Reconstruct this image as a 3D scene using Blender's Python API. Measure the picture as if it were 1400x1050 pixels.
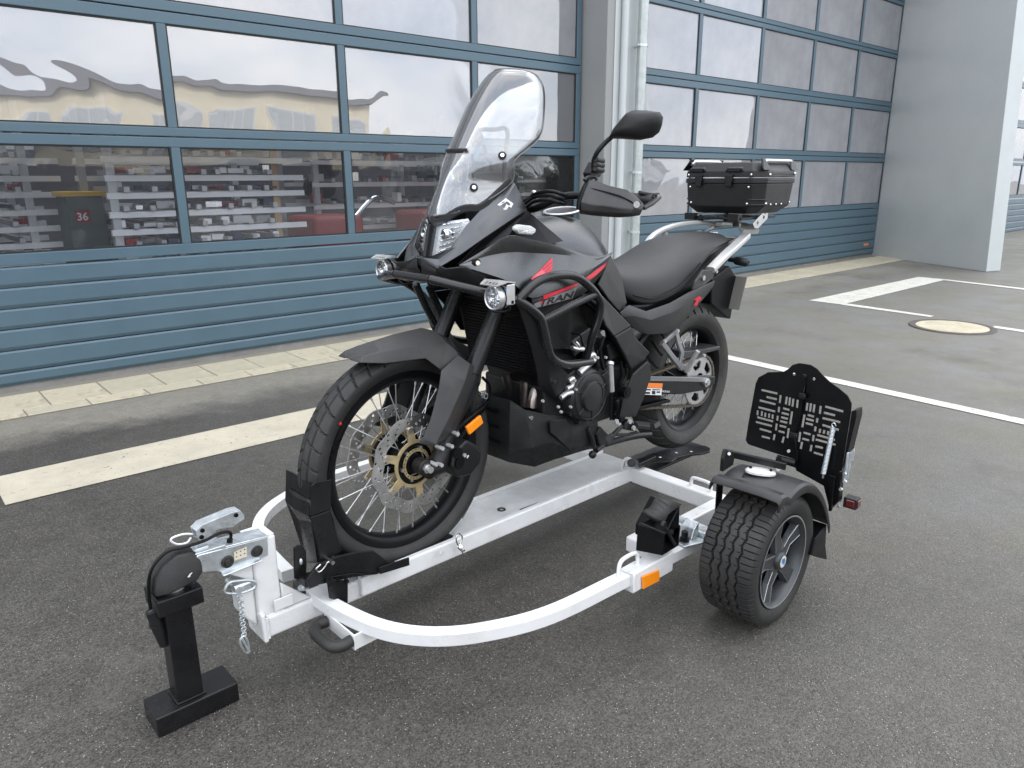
import bpy, bmesh, math, random
from mathutils import Vector, Matrix
R = math.radians
random.seed(7)
S = bpy.context.scene
for o_ in list(bpy.data.objects): bpy.data.objects.remove(o_)
COL = S.collection

# ------------------------------------------------------------------ camera
CO = Vector((2.0539923, 1.7854121, 1.3629481))
RT = Vector((-0.711588995, 0.702584722, -0.003976257)).normalized()
FW = Vector((-0.675794116, -0.685981336, -0.269688559)).normalized()
UP = RT.cross(FW).normalized(); RT = FW.cross(UP).normalized()
FPX = 1012.1433
cam = bpy.data.cameras.new('camera'); cam_o = bpy.data.objects.new('camera', cam); COL.objects.link(cam_o)
cam.sensor_width = 36; cam.sensor_fit = 'HORIZONTAL'; cam.lens = FPX/1400*36; cam.clip_start = .05; cam.clip_end = 500
cam_o.matrix_world = Matrix(((RT.x, UP.x, -FW.x, CO.x), (RT.y, UP.y, -FW.y, CO.y), (RT.z, UP.z, -FW.z, CO.z), (0, 0, 0, 1)))
S.camera = cam_o

# ------------------------------------------------------------------ world, sun, exposure
SUN_EL, SUN_AZ = R(42), R(-70)          # direction towards the sun
world = bpy.data.worlds.new('World'); S.world = world; world.use_nodes = True
nt = world.node_tree; nt.nodes.clear()
def N(t, k, **kw):
    n = t.nodes.new(k)
    for a, b in kw.items():
        if a in n.inputs: n.inputs[a].default_value = b
        else: setattr(n, a, b)
    return n
sky = N(nt, 'ShaderNodeTexSky', sky_type='NISHITA', sun_disc=False, sun_elevation=SUN_EL, sun_rotation=R(90)-SUN_AZ, air_density=1.0, dust_density=3.0, ozone_density=1.0)
# overcast: the clear sky is veiled by an even layer of cloud with soft structure
geo = N(nt, 'ShaderNodeTexCoord')
cn = N(nt, 'ShaderNodeTexNoise', Scale=2.2, Detail=6.0, Roughness=.55)
mp = N(nt, 'ShaderNodeMapping'); mp.inputs['Scale'].default_value = (1, 1, 2.2)
rmp = N(nt, 'ShaderNodeValToRGB')
rmp.color_ramp.elements[0].position = .36; rmp.color_ramp.elements[0].color = (7.0, 7.8, 9.2, 1)
rmp.color_ramp.elements[1].position = .62; rmp.color_ramp.elements[1].color = (12.3, 12.2, 12.1, 1)
mixc = N(nt, 'ShaderNodeMix', data_type='RGBA'); mixc.inputs[0].default_value = .88
bg = N(nt, 'ShaderNodeBackground', Strength=.112); out = N(nt, 'ShaderNodeOutputWorld')
nt.links.new(geo.outputs['Generated'], mp.inputs['Vector']); nt.links.new(mp.outputs[0], cn.inputs['Vector']); nt.links.new(cn.outputs['Fac'], rmp.inputs[0])
nt.links.new(sky.outputs[0], mixc.inputs[6]); nt.links.new(rmp.outputs[0], mixc.inputs[7])
# an overcast sky is brighter overhead than at the horizon
sxyz = N(nt, 'ShaderNodeSeparateXYZ'); zr = N(nt, 'ShaderNodeMapRange'); zr.inputs[1].default_value = 0; zr.inputs[2].default_value = 1; zr.inputs[3].default_value = .88; zr.inputs[4].default_value = 1.38
vm = N(nt, 'ShaderNodeMix', data_type='RGBA', blend_type='MULTIPLY'); vm.inputs[0].default_value = 1
nt.links.new(geo.outputs['Generated'], sxyz.inputs[0]); nt.links.new(sxyz.outputs[2], zr.inputs[0]); nt.links.new(mixc.outputs[2], vm.inputs[6]); nt.links.new(zr.outputs[0], vm.inputs[7])
nt.links.new(vm.outputs[2], bg.inputs[0]); nt.links.new(bg.outputs[0], out.inputs[0])
sun = bpy.data.lights.new('sun', 'SUN'); sun.energy = 1.5; sun.angle = R(12); sun.color = (1, .97, .93)
sun_o = bpy.data.objects.new('sun', sun); COL.objects.link(sun_o)
sd = Vector((math.cos(SUN_EL)*math.cos(SUN_AZ), math.cos(SUN_EL)*math.sin(SUN_AZ), math.sin(SUN_EL)))
sun_o.rotation_euler = sd.to_track_quat('Z', 'Y').to_euler(); sun_o.location = (0, 0, 12)
S.view_settings.view_transform = 'Standard'; S.view_settings.look = 'None'; S.view_settings.exposure = 1.12; S.view_settings.gamma = 1
S.render.engine = 'CYCLES'

# ------------------------------------------------------------------ photograph pixel -> point (on a plane of known x, y or z)
def U(px, py, x=None, y=None, z=None):
    d = RT*(px-700)+UP*(525-py)+FW*FPX
    i, v = (0, x) if x is not None else (1, y) if y is not None else (2, z)
    return CO+d*((v-CO[i])/d[i])
ZN = dict(Z1=(380,400,.38095),Z2=(560,80,.36188),Z3=(640,320,.32368),Z4=(720,130,.31422),Z5=(180,640,.3619),Z6=(800,480,.38095),ZA=(380,620,.26667),ZB=(180,680,.20952),ZC=(820,640,.17143),ZD=(1000,480,.20952),ZE=(940,640,.21912),ZF=(500,320,.17143),ZG=(660,460,.19048),ZH=(820,400,.22857),ZI=(680,220,.19048),ZJ=(920,190,.13571),ZK=(580,280,.2),ZL=(420,440,.19048),ZM=(560,600,.31429),P=(0,0,1))
def V(zn, a, b, y=None, x=None, z=None):
    u, v, s = ZN[zn]; return U(u+a*s, v+b*s, x=x, y=y, z=z)
# wall frame: u runs along the building, n towards the camera side
WA = R(180-3.4852); WU = Vector((math.cos(WA), math.sin(WA), 0)); WN = Vector((math.sin(WA), -math.cos(WA), 0))
N0 = -3.80
def Wp(u, n, z): return WU*u+WN*n+Vector((0, 0, z))
def Wpix(px, py, n=None, z=None):
    d = RT*(px-700)+UP*(525-py)+FW*FPX
    t = (z-CO.z)/d.z if z is not None else (n-CO.dot(WN))/d.dot(WN)
    p = CO+d*t; return p.dot(WU), p.dot(WN), p.z

# ------------------------------------------------------------------ materials
MT = {}
def mat(name, col, rough=.5, metal=0., bump=0., bscale=200., var=0., vscale=8., spec=.5, coat=0., rvar=0., dirt=None, detail=4.):
    m = bpy.data.materials.new(name); m.use_nodes = True; t = m.node_tree; b = t.nodes['Principled BSDF']
    b.inputs['Base Color'].default_value = (*col, 1); b.inputs['Roughness'].default_value = rough; b.inputs['Metallic'].default_value = metal
    b.inputs['Specular IOR Level'].default_value = spec; b.inputs['Coat Weight'].default_value = coat; b.inputs['Coat Roughness'].default_value = .08
    tc = N(t, 'ShaderNodeTexCoord')
    if var or rvar:
        n = N(t, 'ShaderNodeTexNoise', Scale=vscale, Detail=6., Roughness=.65); t.links.new(tc.outputs['Object'], n.inputs['Vector'])
        if var:
            r = N(t, 'ShaderNodeMapRange'); r.inputs[1].default_value = .3; r.inputs[2].default_value = .7; r.inputs[3].default_value = 1-var; r.inputs[4].default_value = 1+var
            mx = N(t, 'ShaderNodeMix', data_type='RGBA', blend_type='MULTIPLY'); mx.inputs[0].default_value = 1; mx.inputs[6].default_value = (*col, 1)
            t.links.new(n.outputs['Fac'], r.inputs[0]); t.links.new(r.outputs[0], mx.inputs[7]); last = mx.outputs[2]
            if dirt:
                n2 = N(t, 'ShaderNodeTexNoise', Scale=vscale*.6, Detail=8., Roughness=.7); t.links.new(tc.outputs['Object'], n2.inputs['Vector'])
                r3 = N(t, 'ShaderNodeMapRange'); r3.inputs[1].default_value = .5; r3.inputs[2].default_value = .75; r3.inputs[3].default_value = 0; r3.inputs[4].default_value = dirt[3]
                m2 = N(t, 'ShaderNodeMix', data_type='RGBA'); m2.inputs[7].default_value = (*dirt[:3], 1)
                t.links.new(n2.outputs['Fac'], r3.inputs[0]); t.links.new(r3.outputs[0], m2.inputs[0]); t.links.new(last, m2.inputs[6]); last = m2.outputs[2]
            t.links.new(last, b.inputs['Base Color'])
        if rvar:
            r2 = N(t, 'ShaderNodeMapRange'); r2.inputs[1].default_value = .3; r2.inputs[2].default_value = .7; r2.inputs[3].default_value = max(.02, rough-rvar); r2.inputs[4].default_value = min(1, rough+rvar)
            t.links.new(n.outputs['Fac'], r2.inputs[0]); t.links.new(r2.outputs[0], b.inputs['Roughness'])
    if bump:
        n3 = N(t, 'ShaderNodeTexNoise', Scale=bscale, Detail=detail, Roughness=.6); t.links.new(tc.outputs['Object'], n3.inputs['Vector'])
        bp = N(t, 'ShaderNodeBump', Strength=bump, Distance=.01); t.links.new(n3.outputs['Fac'], bp.inputs['Height']); t.links.new(bp.outputs[0], b.inputs['Normal'])
    MT[name] = m; return m
def wear(m, col, lo, hi, scale):
    t = m.node_tree; b = t.nodes['Principled BSDF']; tc = N(t, 'ShaderNodeTexCoord'); n = N(t, 'ShaderNodeTexNoise', Scale=scale, Detail=9., Roughness=.75); t.links.new(tc.outputs['Object'], n.inputs['Vector'])
    r = N(t, 'ShaderNodeMapRange'); r.inputs[1].default_value = lo; r.inputs[2].default_value = hi; t.links.new(n.outputs['Fac'], r.inputs[0])
    mx = N(t, 'ShaderNodeMix', data_type='RGBA'); mx.inputs[7].default_value = (*col, 1); src = b.inputs['Base Color'].links[0].from_socket
    t.links.new(r.outputs[0], mx.inputs[0]); t.links.new(src, mx.inputs[6]); t.links.new(mx.outputs[2], b.inputs['Base Color'])
mat('paint', (.098, .100, .104), .27, .95, .05, 900, .10, 5, rvar=.05)         # matt black metallic body paint
mat('plastic', (.012, .012, .013), .42, 0, .12, 700, .2, 10, rvar=.08, spec=.38)
mat('plastic_grey', (.030, .030, .031), .42, 0, .15, 600, .2, 14, rvar=.1, dirt=(.10, .09, .075, .25))
mat('black', (.004, .004, .005), .35, 0, 0, 100, .2, 10, rvar=.1, spec=.22)
mat('steel_black', (.008, .008, .009), .3, 0, .06, 300, .3, 9, rvar=.12, spec=.3, dirt=(.03, .029, .027, .3))
mat('fork_black', (.018, .018, .019), .27, .5, .05, 300, .2, 9, rvar=.06); mat('bar_black', (.010, .010, .011), .27, 0, .04, 300, .2, 9, rvar=.06, spec=.5)
mat('engine', (.016, .016, .017), .36, .4, .15, 400, .25, 12, rvar=.1)
mat('seat', (.027, .027, .028), .47, 0, .25, 1500, .1, 6, rvar=.06)
mat('rubber', (.016, .0156, .0152), .55, 0, .2, 400, .25, 9, dirt=(.075, .068, .058, .35))
mat('rubber_dusty', (.030, .029, .027), .7, 0, .2, 400, .3, 9, dirt=(.11, .10, .085, .55))
mat('alu', (.62, .62, .62), .36, .85, .05, 400, .08, 12, rvar=.1)
mat('silver_paint', (.58, .58, .57), .38, .45, .04, 500, .06, 8)
mat('disc', (.55, .54, .53), .33, .95, .08, 300, .2, 14, rvar=.12)
mat('chrome', (.75, .75, .76), .16, 1., 0, 100, .1, 20, rvar=.06)
mat('zinc', (.60, .64, .66), .36, .8, .15, 60, .18, 25, rvar=.14)
mat('gold', (.60, .48, .27), .38, .7, .05, 300, .2, 30)
mat('header', (.42, .36, .33), .28, .95, 0, 100, .4, 18)
mat('white', (.71, .71, .705), .32, 0, .06, 90, .04, 6, coat=.2, rvar=.1, dirt=(.36, .33, .29, .34))
mat('galv', (.66, .665, .66), .45, .2, .12, 40, .12, 14, rvar=.12, dirt=(.42, .40, .37, .5))
mat('red', (.62, .012, .035), .4); mat('decal_grey', (.20, .20, .205), .42, .3); mat('decal_black', (.006, .006, .007), .4)
mat('decal_white', (.72, .72, .72), .45); mat('orange', (.95, .28, .01), .22, 0, .1, 300, coat=.5); mat('sticker_orange', (.85, .22, .03), .45)
mat('lens_white', (.72, .73, .73), .18, .3, .5, 260, coat=.6, detail=1.); mat('lens_red', (.10, .012, .012), .15, coat=.8)
mat('reflector', (.80, .81, .83), .12, .9, .55, 90, detail=1.)
mat('grey_alloy', (.062, .065, .068), .38, .5, .05, 500, .1, 12, rvar=.08); mat('bright_edge', (.55, .56, .57), .25, .9)
mat('blue', (.02, .16, .4), .4); mat('bronze_cover', (.026, .026, .027), .38, .3, .12, 500, .15, 20)
mat('bolt', (.48, .48, .48), .35, .3); mat('grey_mid', (.26, .265, .27), .34, .6, .05, 300, .1, 12, rvar=.08); mat('plate_back', (.20, .19, .17), .6)
mat('skid_black', (.009, .009, .0095), .5, 0, .3, 260, .3, 30, rvar=.12, spec=.3, dirt=(.05, .046, .04, .4))
mat('plate_white', (.55, .55, .53), .4); mat('label_paper', (.62, .56, .44), .5)
def glass_mat(name, tint=(1, 1, 1), ior=1.5, bump=0., bscale=3., rough=.0, boost=0., haze=0.):
    m = bpy.data.materials.new(name); m.use_nodes = True; t = m.node_tree; t.nodes.clear()
    o = N(t, 'ShaderNodeOutputMaterial'); mx = N(t, 'ShaderNodeMixShader'); tr = N(t, 'ShaderNodeBsdfTransparent', Color=(*tint, 1)); gl = N(t, 'ShaderNodeBsdfGlossy', Roughness=rough)
    fr = N(t, 'ShaderNodeFresnel', IOR=ior); ad = N(t, 'ShaderNodeMath', operation='ADD', use_clamp=True); ad.inputs[1].default_value = boost
    t.links.new(fr.outputs[0], ad.inputs[0]); t.links.new(ad.outputs[0], mx.inputs[0]); t.links.new(tr.outputs[0], mx.inputs[1]); t.links.new(gl.outputs[0], mx.inputs[2]); t.links.new(mx.outputs[0], o.inputs[0])
    if haze:      # scratched, slightly milky plastic pane
        df_ = N(t, 'ShaderNodeBsdfDiffuse', Color=(.82, .82, .87, 1)); tl_ = N(t, 'ShaderNodeBsdfTranslucent', Color=(.82, .82, .87, 1)); m1 = N(t, 'ShaderNodeMixShader'); m1.inputs[0].default_value = .4; m2 = N(t, 'ShaderNodeMixShader')
        t.links.new(df_.outputs[0], m1.inputs[1]); t.links.new(tl_.outputs[0], m1.inputs[2])
        hn = N(t, 'ShaderNodeTexNoise', Scale=1.7, Detail=5., Roughness=.6); tcx = N(t, 'ShaderNodeTexCoord'); t.links.new(tcx.outputs['Object'], hn.inputs['Vector']); hr = N(t, 'ShaderNodeMapRange'); hr.inputs[1].default_value = .3; hr.inputs[2].default_value = .7; hr.inputs[3].default_value = haze*.8; hr.inputs[4].default_value = haze*1.15; t.links.new(hn.outputs['Fac'], hr.inputs[0]); t.links.new(hr.outputs[0], m2.inputs[0])
        t.links.new(tr.outputs[0], m2.inputs[1]); t.links.new(m1.outputs[0], m2.inputs[2]); t.links.new(m2.outputs[0], mx.inputs[1])
    if bump:
        tc = N(t, 'ShaderNodeTexCoord'); oi = N(t, 'ShaderNodeObjectInfo')
        vm = N(t, 'ShaderNodeVectorMath', operation='ADD'); sc = N(t, 'ShaderNodeVectorMath', operation='SCALE'); cb = N(t, 'ShaderNodeCombineXYZ')
        t.links.new(oi.outputs['Random'], cb.inputs[0]); t.links.new(cb.outputs[0], sc.inputs[0]); sc.inputs['Scale'].default_value = 37.
        t.links.new(tc.outputs['Object'], vm.inputs[0]); t.links.new(sc.outputs[0], vm.inputs[1])
        n = N(t, 'ShaderNodeTexNoise', Scale=bscale, Detail=1.5, Roughness=.4, Distortion=1.2); t.links.new(vm.outputs[0], n.inputs['Vector'])
        bp = N(t, 'ShaderNodeBump', Strength=bump, Distance=.03); t.links.new(n.outputs['Fac'], bp.inputs['Height'])
        for q in (gl, fr): t.links.new(bp.outputs[0], q.inputs['Normal'])
    MT[name] = m; return m
glass_mat('screen', (.93, .94, .94), 1.6, boost=.10, haze=.09)
glass_mat('lens', (.95, .96, .97), 1.5)
glass_mat('pane_clear', (.97, .98, 1.0), 1.45, .12, 1.3, boost=.0, haze=.025)
glass_mat('pane', (.75, .76, .79), 1.6, .20, 1.1, boost=.24, haze=.2)
glass_mat('pane_hazy', (.75, .76, .79), 1.6, .10, 1.3, boost=.16, haze=.42)
glass_mat('pane_wavy', (.80, .81, .84), 1.6, .26, 1.1, boost=.14, haze=.55)

# ------------------------------------------------------------------ mesh helpers
def catmull(pts, n=6, closed=False):
    pts = [Vector(p) for p in pts]; o = []; L = len(pts)
    rng = range(L if closed else L-1)
    for i in rng:
        p0 = pts[(i-1) % L] if closed or i > 0 else pts[0]*2-pts[1]
        p1, p2 = pts[i], pts[(i+1) % L]
        p3 = pts[(i+2) % L] if closed or i+2 < L else pts[-1]*2-pts[-2]
        for k in range(n):
            s = k/n; o.append(.5*((2*p1)+(p2-p0)*s+(2*p0-5*p1+4*p2-p3)*s*s+(3*p1-p0-3*p2+p3)*s**3))
    if not closed: o.append(pts[-1])
    return o
class MB:
    def __init__(s): s.v = []; s.f = []; s.m = []
    def add(s, vs, fs, mi=0, M=None):
        b = len(s.v); s.v += [tuple(M @ Vector(v)) if M else tuple(v) for v in vs]; s.f += [tuple(b+i for i in f) for f in fs]; s.m += [mi]*len(fs); return s
    def box(s, c, size, rot=None, mi=0, taper=1., M=None):
        x, y, z = [q/2 for q in size]; vs = [Vector((sx*x*(taper if sz > 0 else 1), sy*y*(taper if sz > 0 else 1), sz*z)) for sz in (-1, 1) for sy in (-1, 1) for sx in (-1, 1)]
        T = Matrix.Translation(Vector(c)) @ (rot.to_4x4() if rot else Matrix())
        if M: T = M @ T
        return s.add(vs, [(0, 2, 3, 1), (4, 5, 7, 6), (0, 1, 5, 4), (2, 6, 7, 3), (0, 4, 6, 2), (1, 3, 7, 5)], mi, T)
    def beam(s, a, b, w, h, up=(0, 0, 1), mi=0):
        a, b = Vector(a), Vector(b); d = (b-a).normalized(); sx = d.cross(Vector(up)).normalized(); u = sx.cross(d)
        rot = Matrix((d, sx, u)).transposed(); return s.box((a+b)/2, ((b-a).length, w, h), rot, mi)
    def tube(s, pts, r, seg=10, smooth=0, closed=False, mi=0, caps=True):
        if smooth: pts = catmull(pts, smooth, closed)
        prof = [(math.cos(2*math.pi*i/seg), math.sin(2*math.pi*i/seg)) for i in range(seg)]
        return s.sweep(pts, prof, r, closed, mi, caps)
    def sweep(s, pts, prof, r=1., closed=False, mi=0, caps=True, up=None):
        pts = [Vector(p) for p in pts]; L = len(pts); n = len(prof); vs = []; fs = []
        tg = []
        for i in range(L):
            a = pts[(i-1) % L] if closed or i else pts[0]; b = pts[(i+1) % L] if closed or i < L-1 else pts[-1]
            tg.append((b-a).normalized())
        ref = Vector(up) if up else (Vector((0, 0, 1)) if abs(tg[0].z) < .9 else Vector((1, 0, 0)))
        for i in range(L):
            t = tg[i]
            if up: ref = Vector(up)
            a = t.cross(ref).normalized(); b = a.cross(t).normalized()
            if not up: ref = b
            rr = r[i] if isinstance(r, (list, tuple)) else r
            k = 1.
            for x, y in prof: vs.append(pts[i]+(a*x+b*y)*rr*k)
        for i in range(L if closed else L-1):
            j = (i+1) % L
            for q in range(n): fs.append((i*n+q, i*n+(q+1) % n, j*n+(q+1) % n, j*n+q))
        if caps and not closed: fs += [tuple(range(n-1, -1, -1)), tuple((L-1)*n+q for q in range(n))]
        return s.add(vs, fs, mi)
    def cyl(s, a, b, r, r2=None, seg=16, mi=0):
        return s.tube([a, b], [r, r if r2 is None else r2], seg, mi=mi)
    def lathe(s, prof, c, axis='y', seg=64, mi=0, closed=True, arc=None):
        c = Vector(c); n = len(prof); vs = []; fs = []
        for i in range(seg):
            t = 2*math.pi*i/seg; ct, st = math.cos(t), math.sin(t)
            for h, r in prof:
                if axis == 'y': p = (r*ct, h, r*st)
                elif axis == 'x': p = (h, r*ct, r*st)
                else: p = (r*ct, r*st, h)
                vs.append(c+Vector(p))
        for i in range(seg):
            j = (i+1) % seg
            for q in range(n if closed else n-1):
                k = (q+1) % n; fs.append((i*n+q, i*n+k, j*n+k, j*n+q))
        return s.add(vs, fs, mi)
    def sphere(s, c, r, seg=12, mi=0, sc=(1, 1, 1)):
        c = Vector(c); vs = []; fs = []; h = seg//2
        for i in range(h+1):
            for j in range(seg):
                a = math.pi*i/h; t = 2*math.pi*j/seg; vs.append(c+Vector((r*sc[0]*math.sin(a)*math.cos(t), r*sc[1]*math.sin(a)*math.sin(t), r*sc[2]*math.cos(a))))
        for i in range(h):
            for j in range(seg): fs.append((i*seg+j, (i+1)*seg+j, (i+1)*seg+(j+1) % seg, i*seg+(j+1) % seg))
        return s.add(vs, fs, mi)
    def loft(s, rings, closed=True, caps=True, mi=0):
        n = len(rings[0]); vs = [p for r in rings for p in r]; fs = []
        for i in range(len(rings)-1):
            for q in range(n if closed else n-1):
                k = (q+1) % n; fs.append((i*n+q, i*n+k, (i+1)*n+k, (i+1)*n+q))
        if caps and closed: fs += [tuple(range(n-1, -1, -1)), tuple((len(rings)-1)*n+q for q in range(n))]
        return s.add(vs, fs, mi)
    def prism(s, poly, d, mi=0):
        """poly: 3-D outline, pushed by the vector d"""
        n = len(poly); d = Vector(d); vs = [Vector(p) for p in poly]+[Vector(p)+d for p in poly]
        fs = [tuple(range(n)), tuple(range(2*n-1, n-1, -1))]+[(i, i+n, (i+1) % n+n, (i+1) % n) for i in range(n)]
        return s.add(vs, fs, mi)
    def bolt(s, c, nrm, r=.006, h=.005, mi=0, hexa=True):
        c = Vector(c); nrm = Vector(nrm).normalized(); return s.cyl(c-nrm*.002, c+nrm*h, r, r*.9, 6 if hexa else 12, mi)
    def build_each(s, name, mats, parent=None, smooth=35, bevel=0., seg=2):
        """every loose piece becomes an object of its own"""
        par = list(range(len(s.v)))
        def fd(i):
            while par[i] != i: par[i] = par[par[i]]; i = par[i]
            return i
        for f in s.f:
            for q in f[1:]: par[fd(q)] = fd(f[0])
        isl = {}
        for f in s.f: isl.setdefault(fd(f[0]), []).append(f)
        for fs in isl.values():
            ids = sorted({i for f in fs for i in f}); mp_ = {i: k for k, i in enumerate(ids)}
            b = MB(); b.add([s.v[i] for i in ids], [tuple(mp_[i] for i in f) for f in fs]); b.build(name, mats, parent, smooth, bevel, seg)
    def build(s, name, mats, parent=None, smooth=35, bevel=0., seg=2, sub=0, solid=0., off=-1, recalc=True, weld=False):
        me = bpy.data.meshes.new(name); me.from_pydata(s.v, [], s.f)
        mats = [mats] if isinstance(mats, str) else mats
        for m in mats: me.materials.append(MT[m])
        if len(mats) > 1: me.polygons.foreach_set('material_index', s.m)
        if recalc or weld:
            bm = bmesh.new(); bm.from_mesh(me)
            if weld: bmesh.ops.remove_doubles(bm, verts=bm.verts, dist=1e-5)
            if recalc: bmesh.ops.recalc_face_normals(bm, faces=bm.faces)
            bm.to_mesh(me); bm.free()
        return mkobj(name, me, parent, smooth, bevel, seg, sub, solid, off)
def mkobj(name, me, parent=None, smooth=35, bevel=0., seg=2, sub=0, solid=0., off=-1):
    if smooth:
        me.shade_smooth()
        if smooth < 180: me.set_sharp_from_angle(angle=R(smooth))
    o = bpy.data.objects.new(name, me); COL.objects.link(o)
    if parent: attach(o, parent)
    if solid: m = o.modifiers.new('solid', 'SOLIDIFY'); m.thickness = solid; m.offset = off; m.use_even_offset = False
    if sub: m = o.modifiers.new('sub', 'SUBSURF'); m.levels = m.render_levels = sub
    if bevel: m = o.modifiers.new('bevel', 'BEVEL'); m.width = bevel; m.segments = seg; m.limit_method = 'ANGLE'; m.angle_limit = R(30); m.use_clamp_overlap = True
    return o
BASE = {}
def attach(o, parent):
    o.parent = parent; o.matrix_parent_inverse = Matrix.Translation(-BASE.get(parent.name, Vector((0, 0, 0))))
    BASE[o.name] = BASE.get(parent.name, Vector((0, 0, 0))) if False else Vector((0, 0, 0))
def thing(name, label, cat, loc=(0, 0, 0), group=None):
    o = bpy.data.objects.new(name, None); COL.objects.link(o); o.empty_display_size = .1
    o.location = loc; BASE[o.name] = Vector(loc); tag(o, label, cat, group); return o
def tag(o, label=None, cat=None, group=None, kind=None):
    if label: o['label'] = label
    if cat: o['category'] = cat
    if group: o['group'] = group
    if kind: o['kind'] = kind
    return o
def copyobj(o, parent, M):
    c = o.copy(); COL.objects.link(c); attach(c, parent); c.matrix_basis = M; return c
def fill2d(outline, holes=(), th=.004):
    """flat plate with holes in the xy plane, thickness th centred on z=0 -> verts, faces"""
    cu = bpy.data.curves.new('c', 'CURVE'); cu.dimensions = '2D'; cu.fill_mode = 'BOTH'; cu.extrude = th/2
    for lp in [outline]+list(holes):
        sp = cu.splines.new('POLY'); sp.points.add(len(lp)-1)
        for i, (x, y) in enumerate(lp): sp.points[i].co = (x, y, 0, 1)
        sp.use_cyclic_u = True
    o = bpy.data.objects.new('c', cu); COL.objects.link(o)
    dg = bpy.context.evaluated_depsgraph_get(); me = bpy.data.meshes.new_from_object(o.evaluated_get(dg))
    vs = [v.co.copy() for v in me.vertices]; fs = [tuple(p.vertices) for p in me.polygons]
    bpy.data.objects.remove(o); bpy.data.meshes.remove(me); return vs, fs
def circ2(cx, cy, r, n=12, ph=0): return [(cx+r*math.cos(2*math.pi*i/n+ph), cy+r*math.sin(2*math.pi*i/n+ph)) for i in range(n)]
def text2d(txt, size=1., shear=0., bold=0.):
    cu = bpy.data.curves.new('t', 'FONT'); cu.body = txt; cu.size = size; cu.shear = shear; cu.offset = bold; cu.resolution_u = 4
    o = bpy.data.objects.new('t', cu); COL.objects.link(o)
    dg = bpy.context.evaluated_depsgraph_get(); me = bpy.data.meshes.new_from_object(o.evaluated_get(dg))
    vs = [v.co.copy() for v in me.vertices]; fs = [tuple(p.vertices) for p in me.polygons]
    bpy.data.objects.remove(o); bpy.data.meshes.remove(me); return vs, fs
def frame(o, ex, ey):
    ex = Vector(ex).normalized(); ey = Vector(ey); ez = ex.cross(ey).normalized(); ey = ez.cross(ex)
    return Matrix(((ex.x, ey.x, ez.x, o[0]), (ex.y, ey.y, ez.y, o[1]), (ex.z, ey.z, ez.z, o[2]), (0, 0, 0, 1)))
from mathutils.bvhtree import BVHTree
def onto(ob, zone, pts, off=.004):
    """points of a flat decal laid on the surface of ob"""
    bv = BVHTree.FromPolygons([v.co for v in ob.data.vertices], [tuple(p.vertices) for p in ob.data.polygons]); o = []
    for a, b in pts:
        d = (V(zone, a, b, y=0)-CO).normalized(); h, n, i, _ = bv.ray_cast(CO, d)
        if h is None: h, n, i, _ = bv.find_nearest(V(zone, a, b, y=.2))
        if n.dot(d) > 0: n = -n
        o.append(h+n*off)
    return o
def mir(p): return Vector((p[0], -p[1], p[2]))
XZ = Matrix(((1, 0, 0, 0), (0, 0, 1, 0), (0, 1, 0, 0), (0, 0, 0, 1)))       # plate xy -> world xz, facing y
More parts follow.
